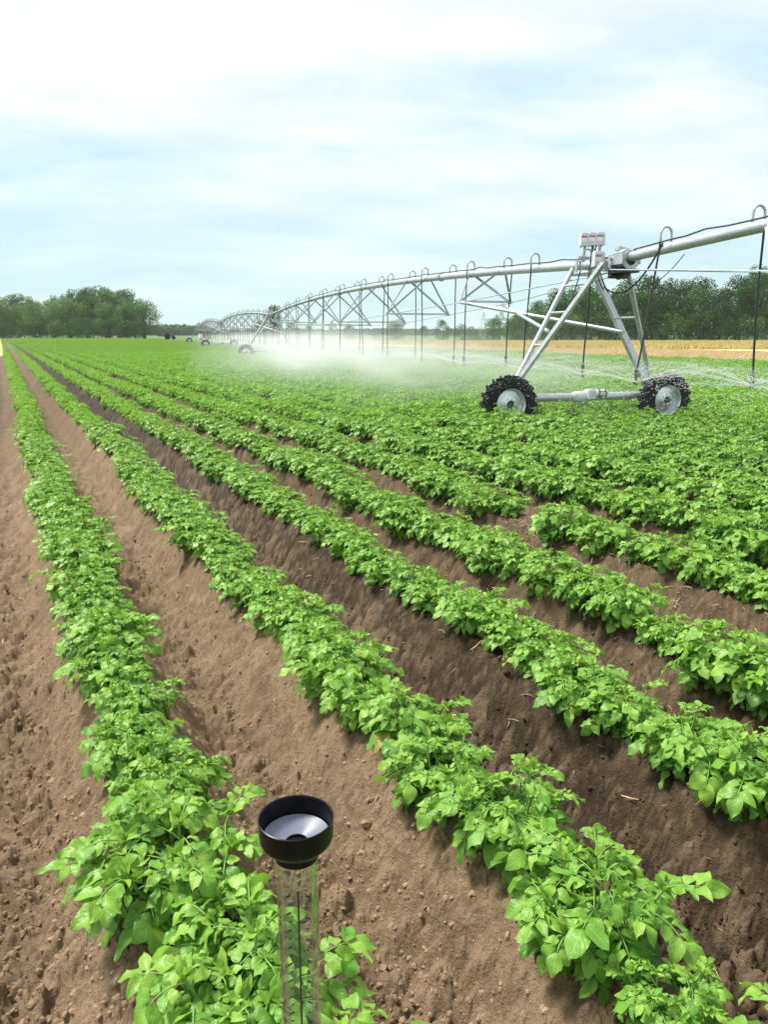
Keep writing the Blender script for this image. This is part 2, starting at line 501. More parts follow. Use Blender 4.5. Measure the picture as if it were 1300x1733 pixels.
# ------------------------------------------------------------------ potato plants
def leaflet(nl, nw, L, W, fold, droop, phase, wave):
    t = np.linspace(0, 1, nl + 1)
    v = np.linspace(-1, 1, nw + 1)
    w = W * 0.5 * np.power(np.sin(np.pi * np.clip(t, 0, 1) ** 0.78) + 1e-6, 0.8) * (1.08 - 0.2 * t)
    w[0] = W * 0.10; w[-1] = W * 0.015
    ang = droop * t
    dy = np.cos(ang) / nl * L; dz = -np.sin(ang) / nl * L
    yy = np.concatenate([[0], np.cumsum((dy[1:] + dy[:-1]) / 2)])
    zz = np.concatenate([[0], np.cumsum((dz[1:] + dz[:-1]) / 2)])
    T, V = np.meshgrid(t, v, indexing='ij')
    wv = w[:, None]
    av = np.abs(V)
    X = V * wv * math.cos(fold)
    lift = av * wv * math.sin(fold) - (V ** 2) * wv * 0.32 + wave * L * 0.06 * av * np.sin(T * 9 + phase + V * 1.5)
    Y = yy[:, None] + 0 * V
    Z = zz[:, None] + lift + wave * L * 0.03 * np.sin(T * 13 + phase * 2.0) * (1 - av * 0.4) * np.sin(np.pi * T)
    uv = np.stack([V * 0.5 + 0.5, T], -1).reshape(-1, 2)
    return np.stack([X, Y, Z], -1).reshape(-1, 3), uv

def grid_quads(nl, nw):
    q = []
    for i in range(nl):
        for j in range(nw):
            a = i * (nw + 1) + j
            q.append((a, a + 1, a + nw + 2, a + nw + 1))
    return np.array(q, np.int32)

class Foliage:
    def __init__(self, nl, nw):
        self.nl, self.nw = nl, nw
        self.q0 = grid_quads(nl, nw)
        self.V, self.U, self.T, self.Q = [], [], [], []
        self.n = 0
    def leaf(self, p, d, up, L, W, rng, tone, droop=None):
        d = d / np.linalg.norm(d)
        x = np.cross(d, up); x /= (np.linalg.norm(x) + 1e-9)
        z = np.cross(x, d)
        v, uv = leaflet(self.nl, self.nw, L, W, rng.uniform(0.25, 0.75), rng.uniform(0.1, 1.3) if droop is None else droop, rng.uniform(0, 6.3), rng.uniform(0.7, 1.9))
        self.V.append(p + v[:, :1] * x + v[:, 1:2] * d + v[:, 2:3] * z)
        self.U.append(uv)
        self.T.append(np.full(len(v), 1.0 if rng.random() < 0.012 and tone < 0.6 else np.clip(tone + rng.normal(0, 0.16), 0, 0.94)))
        self.Q.append(self.q0 + self.n)
        self.n += len(v)
    def mesh(self, name):
        return np_mesh(name, np.concatenate(self.V), quads=np.concatenate(self.Q), uv=np.concatenate(self.U), attrs={'tone': np.concatenate(self.T)})

def norm(v): return v / (np.linalg.norm(v) + 1e-9)

def make_plant(seed, nl=6, nw=4, n_stem=7, per_stem=7, pairs=3, big=1.0, stems=True):
    rng = np.random.default_rng(seed)
    fo = Foliage(nl, nw)
    st = MB()
    up = np.array([0, 0, 1.0])
    az0 = rng.uniform(0, 6.28)
    for k in range(n_stem):
        az = az0 + k * 2.4 + rng.uniform(-0.3, 0.3)
        lean = rng.uniform(0.05, 0.35) if k < 3 else rng.uniform(0.4, 0.95)
        L = rng.uniform(0.155, 0.235)
        out = np.array([math.cos(az), math.sin(az), 0])
        p = out * rng.uniform(0.0, 0.035) - up * 0.03
        pts = [p]
        n = 8
        for i in range(n):
            a = lean * (1 - 0.5 * i / n)
            dirn = norm(out * math.sin(a) + up * math.cos(a) + rng.normal(0, 0.05, 3))
            p = p + dirn * (L + 0.03) / n
            pts.append(p)
        if stems: st.sweep([tuple(q) for q in pts], [0.0068 - 0.004 * i / n for i in range(n + 1)], 6)
        for j in range(per_stem):
            f = 0.22 + 0.78 * (j + rng.uniform(-0.2, 0.2)) / per_stem
            f = min(max(f, 0.12), 0.98)
            i = int(f * n); g = f * n - i
            base = pts[i] * (1 - g) + pts[min(i + 1, n)] * g
            la = az + j * 2.39 + rng.uniform(-0.4, 0.4)
            lo = norm(np.array([math.cos(la), math.sin(la), 0]) + out * 0.35)
            size = rng.choice((0.78, 0.9, 1.08)) * (0.62 + 0.5 * math.sin(math.pi * min(1, 0.25 + 0.75 * (1 - f)))) * rng.uniform(0.85, 1.15)
            RL = 0.085 * size * big
            elev = 0.15 + 0.7 * f + rng.uniform(-0.2, 0.2)
            d = norm(lo * math.cos(elev) + up * math.sin(elev))
            tone = 0.30 + 0.42 * f
            pp = base; rp = [pp]
            m = 5
            for q in range(m):
                e2 = elev - 1.1 * (q + 1) / m * rng.uniform(0.7, 1.2)
                d = norm(lo * math.cos(e2) + up * math.sin(e2))
                pp = pp + d * RL / m
                rp.append(pp)
            if stems: st.sweep([tuple(q) for q in rp], [0.0018] * m + [0.0011], 4, caps=False)
            side = norm(np.cross(lo, up))
            for q in range(pairs):
                fr = 0.38 + 0.5 * q / max(1, pairs - 1) if pairs > 1 else 0.65
                ii = int(fr * m); gg = fr * m - ii
                bp = rp[ii] * (1 - gg) + rp[ii + 1] * gg
                rd = norm(rp[ii + 1] - rp[ii])
                nrm = norm(np.cross(side, rd)); nrm = nrm if nrm[2] > 0 else -nrm
                for sg in (-1, 1):
                    ld = norm(rd * rng.uniform(0.4, 0.8) + side * sg + nrm * rng.uniform(-0.1, 0.3))
                    LL = (0.029 + 0.020 * q / max(1, pairs - 1)) * size * big * rng.uniform(0.9, 1.15)
                    fo.leaf(bp + side * sg * 0.005, ld, nrm + rng.normal(0, 0.38, 3), LL, LL * rng.uniform(0.62, 0.78), rng, tone)
            rd = norm(rp[-1] - rp[-2])
            nrm = norm(np.cross(side, rd)); nrm = nrm if nrm[2] > 0 else -nrm
            LL = 0.060 * size * big * rng.uniform(0.9, 1.15)
            fo.leaf(rp[-1], rd, nrm + rng.normal(0, 0.35, 3), LL, LL * rng.uniform(0.64, 0.86), rng, tone)
        tip = pts[-1]
        for j in range(6 if nl > 2 else 3):                       # young leaves at the shoot tip
            a = rng.uniform(0, 6.28)
            d = norm(np.array([math.cos(a), math.sin(a), rng.uniform(0.5, 2.0)]))
            LL = rng.uniform(0.03, 0.055) * big
            fo.leaf(tip - up * 0.01, d, up * 0.3 - d + rng.normal(0, .2, 3), LL, LL * 0.5, rng, 0.92, droop=rng.uniform(0.2, 0.9))
    for j in range(4 if nl > 2 else 0):                            # big round old leaves near the ground
        a = rng.uniform(0, 6.28)
        o2 = np.array([math.cos(a), math.sin(a), 0])
        b = o2 * rng.uniform(0.09, 0.15) + up * rng.uniform(0.05, 0.12)
        fo.leaf(b, norm(o2 - up * rng.uniform(0.2, 0.9)), up + o2 * 0.5, rng.uniform(0.07, 0.10), rng.uniform(0.065, 0.085), rng, 0.38, droop=0.4)
    return fo.mesh('foliage'), (st.mesh('stem') if stems else None)

N_VAR = 12
NEAR = [make_plant(100 + k, n_stem=10 + k % 3, per_stem=9) for k in range(N_VAR)]
for fm, sm in NEAR:
    fm.materials.append(M_LEAF); sm.materials.append(M_STEM)
lod_col = bpy.data.collections.new('far_plant_shapes')
def lod_obj(i, me, m):
    me.materials.append(m)
    o = bpy.data.objects.new('shape_%03d' % i, me)
    lod_col.objects.link(o)
LOD = {}
li = 0
def near_joined(k):
    rng_me = make_plant(100 + k, n_stem=10, per_stem=9, stems=False)[0]
    return rng_me
for k in range(5):
    lod_obj(li, near_joined(k), M_LEAF); LOD.setdefault(0, []).append(li); li += 1
for k in range(8):
    lod_obj(li, make_plant(300 + k, 2, 2, 10, 8, 2, 1.08, False)[0], M_LEAF_FAR); LOD.setdefault(1, []).append(li); li += 1
for k in range(8):
    lod_obj(li, make_plant(400 + k, 1, 2, 8, 5, 1, 1.4, False)[0], M_LEAF_FAR); LOD.setdefault(2, []).append(li); li += 1
for k in range(6):
    lod_obj(li, make_plant(500 + k, 1, 2, 6, 4, 1, 1.7, False)[0], M_LEAF_FAR); LOD.setdefault(3, []).append(li); li += 1

WHEELS = [(2.16, 13.47), (5.21, 14.34)]
rng = np.random.default_rng(21)
plants = []       # row, s, t, rot, scale
for ri, s0 in enumerate(RIDGES[1:], 1):
    t = -6.0
    while True:
        t += (rng.uniform(0.25, 0.38) if ri < 4 else rng.uniform(0.22, 0.36)) * (1.0 if t < 110 else 1.25)
        x, y = from_row(s0, t)
        if y > FIELD_END: break
        if y < -1.5: continue
        az = math.degrees(math.atan2(x, y + 1.5))
        if abs(az) > 40: continue
        far = math.hypot(x, y)
        s = s0 + rng.normal(0, 0.035)
        sc = rng.uniform(0.72, 1.08) if ri < 4 else rng.uniform(0.82, 1.2)
        if ri == 1 and 0.3 < t < 2.25: continue                     # these few are set by hand below
        if ri == 5 and 4.62 < t < 5.35: continue                  # the bare gap where the wheel track crosses
        if ri >= 6: sc *= 1.08
        if rng.random() < 0.04 and far < 40: sc *= 0.65
        if min(math.hypot(x - wx_, y - wy_) for wx_, wy_ in WHEELS) < 0.34: continue
        plants.append((ri, s, t, rng.uniform(0, 6.28), sc, far))
for s, t, sc in ((0.40, 0.80, 1.1), (0.42, 1.08, 1.2), (0.33, 1.38, 1.15), (0.36, 1.60, 0.75), (0.28, 1.90, 1.18), (0.31, 2.22, 0.72)):
    x, y = from_row(s, t)
    plants.append((1, s, t, rng.uniform(0, 6.28), sc, math.hypot(x, y)))
P = plants
px_, py_ = from_row(np.array([p[1] for p in P]), np.array([p[2] for p in P]))
pz_ = ground_height(px_, py_, detail=False)[0]
near_list, far_list = [], []
for p, x, y, z in zip(P, px_, py_, pz_):
    pr = project(x, y, z + 0.15)
    inside = pr is not None and -30 < pr[0] < 1330 and pr[1] < 1800 and y > 0.4
    (near_list if inside else far_list).append((p, x, y, z))
near_list.sort(key=lambda e: e[0][5])
far_list += near_list[300:]
near_list = near_list[:300]

ROWNAMES = {1: 'the row beside the rain gauge'}
by_row = {}
for e in near_list: by_row.setdefault(e[0][0], []).append(e)
for ri, lst in sorted(by_row.items()):
    lst.sort(key=lambda e: e[0][2])
    for k, (p, x, y, z) in enumerate(lst, 1):
        o = empty('potato_plant', (x, y, z), p[3], p[4])
        look = 'small sparse' if p[4] < 0.82 else 'large bushy' if p[4] > 1.12 else 'leafy green'
        where = ROWNAMES.get(ri, 'the %s row from the left' % ordinal(ri))
        tag(o, '%s potato plant, %s from the near end of %s' % (look, ordinal(k), where), 'potato plant', 'potato plants in the near rows')
        fm, sm = NEAR[rng.integers(N_VAR)]
        link(bpy.data.objects.new('foliage', fm), o)
        link(bpy.data.objects.new('stem', sm), o)

def scatter(name, pts, rot, scl, var, collection, wet=None):
    me = bpy.data.meshes.new(name)
    me.vertices.add(len(pts))
    me.vertices.foreach_set('co', np.asarray(pts, np.float32).ravel())
    a = me.attributes.new('rot', 'FLOAT_VECTOR', 'POINT'); a.data.foreach_set('vector', np.asarray(rot, np.float32).ravel())
    a = me.attributes.new('scl', 'FLOAT', 'POINT'); a.data.foreach_set('value', np.asarray(scl, np.float32))
    a = me.attributes.new('variant', 'INT', 'POINT'); a.data.foreach_set('value', np.asarray(var, np.int32))
    if wet is not None:
        a = me.attributes.new('wetness', 'FLOAT', 'POINT'); a.data.foreach_set('value', np.asarray(wet, np.float32))
    o = link(bpy.data.objects.new(name, me))
    ng = bpy.data.node_groups.new(name + '_scatter', 'GeometryNodeTree')
    ng.interface.new_socket('Geometry', in_out='INPUT', socket_type='NodeSocketGeometry')
    ng.interface.new_socket('Geometry', in_out='OUTPUT', socket_type='NodeSocketGeometry')
    N, Lk = ng.nodes, ng.links
    gi, go = N.new('NodeGroupInput'), N.new('NodeGroupOutput')
    ci = N.new('GeometryNodeCollectionInfo')
    ci.inputs['Collection'].default_value = collection
    ci.inputs['Separate Children'].default_value = True
    ci.inputs['Reset Children'].default_value = True
    iop = N.new('GeometryNodeInstanceOnPoints')
    iop.inputs['Pick Instance'].default_value = True
    def named(nm, ty):
        n = N.new('GeometryNodeInputNamedAttribute'); n.data_type = ty; n.inputs['Name'].default_value = nm
        return [q for q in n.outputs if q.enabled and q.name == 'Attribute'][0]
    Lk.new(gi.outputs[0], iop.inputs['Points'])
    Lk.new(ci.outputs[0], iop.inputs['Instance'])
    Lk.new(named('variant', 'INT'), iop.inputs['Instance Index'])
    Lk.new(named('rot', 'FLOAT_VECTOR'), iop.inputs['Rotation'])
    Lk.new(named('scl', 'FLOAT'), iop.inputs['Scale'])
    Lk.new(iop.outputs[0], go.inputs[0])
    md = o.modifiers.new('scatter', 'NODES'); md.node_group = ng
    return o

if far_list:
    pts, rot, scl, var = [], [], [], []
    for p, x, y, z in far_list:
        far = p[5]
        k = 0 if far < 9 else 1 if far < 62 else 2 if far < 130 else 3
        pts.append((x, y, z)); rot.append((0, 0, p[3])); scl.append(p[4] * (1.08 if k == 3 else 1.0)); var.append(LOD[k][rng.integers(len(LOD[k]))])
    o = scatter('potato_crop', pts, rot, scl, var, lod_col)
    tag(o, 'green potato crop in long rows across the field to the trees', 'crop', kind='stuff')

# ------------------------------------------------------------------ loose clods and straw
def blob_mesh(seed):
    rg = np.random.default_rng(seed)
    import bmesh
    bm = bmesh.new(); bmesh.ops.create_icosphere(bm, subdivisions=2, radius=1.0)
    dirs = [Vector(rg.normal(0, 1, 3)).normalized() for _ in range(7)]
    am = rg.uniform(-0.3, 0.35, 7)
    for v in bm.verts:
        n = v.co.normalized()
        v.co = n * (1 + sum(a * max(0, n.dot(d)) ** 3 for a, d in zip(am, dirs))) + Vector(rg.normal(0, 0.11, 3))
        v.co.z *= 0.75
    me = bpy.data.meshes.new('clod'); bm.to_mesh(me); bm.free()
    return me
clod_col = bpy.data.collections.new('clod_shapes')
for k in range(6):
    me = blob_mesh(k); me.materials.append(M_CLOD)
    clod_col.objects.link(bpy.data.objects.new('clod_%d' % k, me))
rg = np.random.default_rng(3)
n = 60000
rad = 1.0 * np.exp(rg.uniform(0, math.log(9.0), n)); az = rg.uniform(-R(42), R(42), n)
cx, cy = rad * np.sin(az), rad * np.cos(az)
cz, cd, _ = ground_height(cx, cy)
keep = (rg.random(n) < np.clip(0.12 + 1.1 * (cd - 0.3), 0.06, 1.0) * (0.3 + 0.7 * fbm(cx * 1.3, cy * 1.3, 66, 3)))
size = 0.003 + 0.008 * rg.random(n) ** 3 + (rg.random(n) < 0.005) * rg.uniform(0.004, 0.013, n)
sel = np.where(keep)[0]
o = scatter('soil_clods', np.stack([cx, cy, cz - size * 0.1], 1)[sel], rg.uniform(0, 6.28, (n, 3))[sel] * np.array([0.15, 0.15, 1]), size[sel], rg.integers(0, 6, n)[sel], clod_col, wetness(*row_coords(cx, cy), cd)[sel])
tag(o, 'loose brown soil crumbs and clods lying in the furrows', 'soil', kind='stuff')

def straw_mesh(k):
    b = MB()
    rr = random.Random(k)
    L = 1.0
    w = 0.035 + 0.03 * rr.random()
    pts = [(0, -0.5, 0), (rr.uniform(-.10, .10), -0.1, 0.05), (rr.uniform(-.12, .12), 0.2, 0.03), (rr.uniform(-.2, .2), 0.5, -0.03)]
    b.sweep(pts, [w * 0.4, w * 0.6, w * 0.5, w * 0.2], 4)
    return b.mesh('straw')
straw_col = bpy.data.collections.new('straw_shapes')
for k in range(5):
    me = straw_mesh(k); me.materials.append(M_STRAW)
    straw_col.objects.link(bpy.data.objects.new('straw_%d' % k, me))
ps, pt = [], []
for s0, s1, t0, t1, m in ((3.12, 3.78, 1.5, 30, 3200), (2.3, 2.85, 0.5, 12, 420), (1.45, 2.05, 0.3, 8, 330), (0.45, 1.15, 0.3, 6, 34), (-0.6, 0.15, 0.3, 6, 16), (4.0, 4.7, 2, 20, 260), (3.2, 3.8, 3.2, 6.2, 420), (3.5, 4.2, 4.6, 5.4, 130)):
    ps += list(rg.uniform(s0, s1, m)); pt += list(t0 + (t1 - t0) * rg.random(m) ** 1.6)
ps, pt = np.array(ps), np.array(pt)
sx, sy = from_row(ps, pt)
sz = ground_height(sx, sy)[0]
ns = len(sx)
o = scatter('straw_litter', np.stack([sx, sy, sz + 0.002 + 0.004 * rg.random(ns)], 1), np.stack([rg.normal(0, 0.35, ns), rg.normal(0, 0.3, ns), rg.uniform(0, 6.28, ns)], 1), 0.018 + 0.085 * rg.random(ns) ** 3, rg.integers(0, 5, ns), straw_col)
tag(o, 'pale straw bits scattered in the furrows between the rows', 'straw', kind='stuff')

# ------------------------------------------------------------------ ripe grain strip beyond the potatoes
def wheat_mesh(k):
    rr = np.random.default_rng(k)
    V, Q = [], []
    for i in range(60):
        x, y = rr.uniform(-0.9, 0.9, 2); h = rr.uniform(0.30, 0.46); a = rr.uniform(0, 3.14); w = 0.05
        dx, dy = math.cos(a) * w, math.sin(a) * w
        lx, ly = rr.normal(0, 0.08, 2)
        b = len(V)
        V += [(x - dx, y - dy, 0), (x + dx, y + dy, 0), (x + dx * .7 + lx, y + dy * .7 + ly, h), (x - dx * .7 + lx, y - dy * .7 + ly, h)]
        Q.append((b, b + 1, b + 2, b + 3))
    return np_mesh('wheat', np.array(V), quads=np.array(Q), smooth=False)
wheat_col = bpy.data.collections.new('wheat_shapes')
for k in range(5):
    me = wheat_mesh(k); me.materials.append(M_WHEAT)
    wheat_col.objects.link(bpy.data.objects.new('wheat_%d' % k, me))
wp = []
for _ in range(30000):
    d = rg.random()
    s = FIELD_S + 20 + 80 * d
    t = rg.uniform(-20, 190)
    x, y = from_row(s, t)
    if 88 < y < 147 and abs(math.atan2(x, y)) < R(40): wp.append((x, y, 0.0))
n_tall = len(wp)
for _ in range(14000):
    s = FIELD_S + 0.8 + 26 * rg.random(); t = rg.uniform(-10, 150)
    x, y = from_row(s, t)
    if 20 < y < 100 and abs(math.atan2(x, y)) < R(40): wp.append((x, y, 0.0))
for k in range(3):
    me = wheat_mesh(50 + k); me.materials.append(M_STUBBLE)
    wheat_col.objects.link(bpy.data.objects.new('wheat_s%d' % k, me))
o = scatter('ripe_wheat', wp, [(0, 0, a) for a in rg.uniform(0, 6.28, len(wp))], np.where(np.arange(len(wp)) < n_tall, rg.uniform(0.8, 1.25, len(wp)), rg.uniform(0.25, 0.5, len(wp))), np.where(np.arange(len(wp)) < n_tall, rg.integers(0, 5, len(wp)), rg.integers(5, 8, len(wp))), wheat_col)
tag(o, 'golden ripe grain growing in front of the right-hand trees', 'grain', kind='stuff')

# ------------------------------------------------------------------ rain gauge
def build_gauge():
    D = 0.0985
    g = empty('rain_gauge', (-0.115, 0.884, 0.0))
    tag(g, 'clear rain gauge tube with black funnel top, standing in front of the rows', 'rain gauge')
    zt = 1.1375
    r = D / 2
    b = MB()
    b.lathe([(r * 0.97, zt), (r, zt - 0.0008), (r * 0.985, zt - 0.0240), (r * 0.972, zt - 0.0292), (r * 0.93, zt - 0.0336), (r * 0.78, zt - 0.0412), (r * 0.68, zt - 0.0452), (r * 0.60, zt - 0.0464), (r * 0.59, zt - 0.0576),
             (r * 0.572, zt - 0.0576), (r * 0.572, zt - 0.0476), (r * 0.2, zt - 0.0440), (r * 0.80, zt - 0.0385), (r * 0.92, zt - 0.0300), (r * 0.945, zt - 0.0016)], 72, closed=True)
    kf = b.build('funnel', M_BLACK, g, sharp=30)
    c = MB()
    c.lathe([(r * 0.885, zt - 0.0262), (r * 0.30, zt - 0.0362), (r * 0.30, zt - 0.0370), (r * 0.88, zt - 0.0272)], 72, closed=True)
    co = c.build('collecting_cone', M_CONE); kid(co, kf)
    s = MB()
    s.lathe([(r * 0.296, zt - 0.0366), (r * 0.296, zt - 0.040), (r * 0.25, zt - 0.040), (r * 0.25, zt - 0.0366)], 32, closed=True)
    s.lathe([(0.0005, zt - 0.0385), (r * 0.25, zt - 0.0385)], 32)
    so = s.build('strainer', M_BLACK); kid(so, kf)
    ro, ri = 0.0279, 0.0257
    z0, z1 = zt - 0.43, zt - 0.049
    t = MB()
    t.lathe([(ro, z1), (ro, z0 + 0.004), (ro - 0.004, z0), (0.0003, z0), (0.0003, z0 + 0.004), (ri - 0.003, z0 + 0.004), (ri, z0 + 0.007), (ri, z1)], 72, closed=True)
    to = t.build('tube', M_CLEAR, g, sharp=30)
    # printed scale on the side of the tube that faces away from the camera
    view = math.atan2(0.884, -0.115)              # direction from the camera to the gauge
    mk = MB()
    rs = ro + 0.0003
    def patch(a0, a1, za, zb):
        n = max(1, int(abs(a1 - a0) / 0.08))
        vs, fs = [], []
        for i in range(n + 1):
            a = view + a0 + (a1 - a0) * i / n
            for z in (za, zb):
                vs.append((rs * math.cos(a), rs * math.sin(a), z))
        for i in range(n): fs.append((2 * i, 2 * i + 2, 2 * i + 3, 2 * i + 1))
        mk.add(vs, fs, True)
    # angles: positive = towards the left in the photograph when seen through the tube
    top = zt - 0.141
    U = 0.0283                                     # one centimetre of rain
    patch(-0.05, 0.05, z0 + 0.03, top + 0.004)
    def text(body, ang, z, size, flip=1):
        cu = bpy.data.curves.new('mark', 'FONT'); cu.body = body; cu.size = size; cu.offset = 0.0010; cu.align_x = 'CENTER'; cu.align_y = 'CENTER'
        ob = bpy.data.objects.new('mark', cu); COL.objects.link(ob)
        bpy.context.view_layer.update()
        me = bpy.data.meshes.new_from_object(ob.evaluated_get(bpy.context.evaluated_depsgraph_get()))
        vs = []
        for v in me.vertices:
            a = view + ang + v.co.x / rs
            vs.append((rs * math.cos(a), rs * math.sin(a), z + v.co.y))
        mk.add(vs, [list(p.vertices) for p in me.polygons], False)
        bpy.data.objects.remove(ob); bpy.data.meshes.remove(me)
    for i, lab in enumerate(['14', '13', '12', '11', '10', '9', '8', '7', '6', '5']):
        z = top - i * 0.0277
        patch(0.38, 0.72, z - 0.0008, z + 0.0028)
        patch(0.38, 0.52, z - 0.0143, z - 0.0139 + 0.0022)
        text(lab, 0.96, z, 0.018)
    for i, lab in enumerate(['5\u00bd', '5', '4\u00bd', '4', '3\u00bd', '3', '2\u00bd', '2']):
        z = top - 0.003 - i * 0.0352
        patch(-0.36, -0.64, z - 0.0008, z + 0.0028)
        patch(-0.36, -0.50, z - 0.018, z - 0.0176 + 0.0022)
        text(lab, -0.92, z, 0.018)
    mo = mk.build('scale', M_INK); kid(mo, to)
    h = MB()
    h.lathe([(ro + 0.0005, z0 + 0.05), (ro + 0.005, z0 + 0.05), (ro + 0.005, z0 - 0.01), (0.001, z0 - 0.01), (0.001, z0 - 0.004), (ro + 0.0005, z0 - 0.004)], 40, closed=True)
    h.build('holder', M_BLACK, g, sharp=30)
    k = MB()
    k.box((0, 0, (z0 - 0.01) / 2 - 0.05), (0.03, 0.03, z0 - 0.01 + 0.1))
    k.build('stake', M_WOOD, g)
build_gauge()

# ------------------------------------------------------------------ the irrigation machine
T1 = Vector((3.8, 14.2, 0))
SPAN = Vector((-11.2, 37.8, 0))
SL = SPAN.length
E = SPAN.normalized()                     # along the pipe, away from the camera
Nn = Vector((E.y, -E.x, 0))               # travel direction, to the right in the photograph
ROT_Z = math.atan2(Nn.y, Nn.x)            # local x = travel direction, local y = along the pipe
PIPE_Z = CAM_H + 1.18
ARCH = 0.47
def pipe_z(u): return PIPE_Z + 4 * ARCH * u * (1 - u)

def make_tower():
    root = empty('irrigation_tower', (0, 0, 0), ROT_Z)
    WX = {-1: 1.77, 1: 1.40}
    wz = 0.55
    b = MB()
    b.bar((-WX[-1] + 0.08, 0, 0.62), (WX[1] - 0.08, 0, 0.62), 0.072, 16)
    for sx in (-1, 1):
        b.bar((sx * (WX[sx] - 0.02), 0.02, 0.62), (sx * (WX[sx] - 0.32), 0.0, 0.62), 0.085, 14)
        b.box((sx * (WX[sx] - 0.24), 0, 0.72), (0.16, 0.16, 0.10))
        b.box((sx * (WX[sx] - 0.13), 0, 0.80), (0.20, 0.20, 0.02), Matrix.Rotation(-sx * 0.6, 3, 'Y'))
    beam = b.build('base_beam', M_GALV, root)
    for sx in (-1, 1):
        gb = MB()
        gb.lathe([(0.0, 0.10), (0.13, 0.10), (0.15, 0.06), (0.15, -0.05), (0.09, -0.09), (0.09, -0.16), (0.0, -0.16)], 20, (sx * WX[sx], 0.02, wz), 'y')
        gb.build('wheel_gearbox', M_GALV, root)
        w = MB()
        rt, hw = 0.475, 0.15
        prof = [(0.275, -hw + 0.03), (0.30, -hw), (0.36, -hw - 0.012), (0.42, -hw + 0.01), (0.45, -hw + 0.04), (0.458, 0.0), (0.45, hw - 0.04), (0.42, hw - 0.01), (0.36, hw + 0.012), (0.30, hw), (0.275, hw - 0.03)]
        w.lathe(prof, 56, (0, 0, 0), 'y')
        nl = 19
        for k in range(nl):
            for sd in (-1, 1):
                a0 = 2 * math.pi * (k + (0.5 if sd > 0 else 0)) / nl
                vs = []
                for (yy, da, ra, rb) in ((0.0, 0.16, 0.445, 0.497), (0.09, 0.07, 0.44, 0.50), (0.148, 0.0, 0.40, 0.488), (0.166, -0.03, 0.355, 0.40)):
                    for dd in (-0.035, 0.035):
                        for rr in (ra, rb):
                            an = a0 + da + dd * (1.15 if rr == ra else 0.85)
                            vs.append((rr * math.cos(an), sd * yy, rr * math.sin(an)))
                fs = []
                for i in range(3):
                    q = i * 4
                    fs += [(q, q + 4, q + 5, q + 1), (q + 2, q + 3, q + 7, q + 6), (q + 1, q + 5, q + 7, q + 3)]
                fs += [(0, 1, 3, 2), (12, 14, 15, 13)]
                w.add(vs, fs)
        me = w
        wheel = me.build('tyre', M_RUBBER)
        wo = bpy.data.objects.new('wheel', None); COL.objects.link(wo); kid(wo, root)
        wo.location = (sx * WX[sx], -0.24, wz); wo.rotation_euler = (0, 0.4 + sx, 0)
        kid(wheel, wo)
        rm = MB()
        rm.lathe([(0.283, -0.125), (0.292, -0.132), (0.286, -0.118), (0.262, -0.10), (0.25, -0.03), (0.262, 0.11), (0.285, 0.13)], 44, (0, 0, 0), 'y')
        rm.lathe([(0.252, -0.035), (0.20, -0.055), (0.15, -0.06), (0.125, -0.085), (0.085, -0.09), (0.072, -0.10)], 36, (0, 0, 0), 'y')
        for k in range(8):
            a = k * math.pi / 4
            rm.lathe([(0.0, -0.108), (0.012, -0.108), (0.014, -0.085)], 8, (0.102 * math.cos(a), 0, 0.102 * math.sin(a)), 'y')
        kid(rm.build('rim', M_RIM), wo)
        hb = MB()
        hb.lathe([(0.0, -0.118), (0.055, -0.118), (0.062, -0.10), (0.062, -0.06)], 20, (0, 0, 0), 'y')
        kid(hb.build('hub', M_DARKMETAL), wo)
    # legs
    top = PIPE_Z - 0.10
    tops = {(-1, -1): (-0.20, -0.55), (-1, 1): (-0.20, 0.55), (1, -1): (0.20, -0.55), (1, 1): (0.20, 0.55)}
    feet = {}
    for (sx, sy), (tx, ty) in tops.items():
        lg = MB()
        foot = Vector((sx * (WX[sx] - 0.16), sy * 0.07, 0.72)); head = Vector((tx, ty, top + 0.06))
        feet[(sx, sy)] = (foot, head)
        if (sx, sy) in ((-1, -1), (1, 1)):
            lg.angle(foot, head, 0.105, 0.014, roll=0.6 if sx < 0 else -0.4)
        else:
            lg.bar(foot, head, 0.042, 12)
        lg.build('leg', M_GALV, root)
    for sx in (-1, 1):
        for f in ((0.38, 0.64, 0.86) if sx < 0 else (0.60,)):
            a = feet[(sx, -1)]; c = feet[(sx, 1)]
            r_ = MB(); r_.bar(a[0].lerp(a[1], f), c[0].lerp(c[1], f), 0.022, 8)
            r_.build('rung', M_GALV, root)
    # saddle and joint under the pipe
    s = MB()
    for sy in (-0.55, 0.55):
        s.box((0, sy, PIPE_Z - 0.13), (0.46, 0.07, 0.06))
        s.box((0, sy, PIPE_Z + 0.095), (0.26, 0.06, 0.02))
        for sx in (-1, 1): s.box((sx * 0.125, sy, PIPE_Z - 0.01), (0.02, 0.06, 0.20))
    s.bar((-0.2, -0.55, PIPE_Z - 0.13), (-0.2, 0.55, PIPE_Z - 0.13), 0.02, 8)
    s.bar((0.2, -0.55, PIPE_Z - 0.13), (0.2, 0.55, PIPE_Z - 0.13), 0.02, 8)
    s.build('pipe_saddle', M_GALV, root)
    j = MB()
    y0 = -0.62
    j.lathe([(0.088, -0.62), (0.17, -0.62), (0.17, -0.59), (0.09, -0.59)], 24, (0, 0, PIPE_Z), 'y')
    j.lathe([(0.088, -0.98), (0.16, -0.98), (0.16, -0.95), (0.09, -0.95)], 24, (0, 0, PIPE_Z), 'y')
    j.lathe([(0.092, -0.95), (0.125, -0.92), (0.118, -0.86), (0.13, -0.80), (0.118, -0.74), (0.13, -0.68), (0.11, -0.62)], 24, (0, 0, PIPE_Z), 'y')
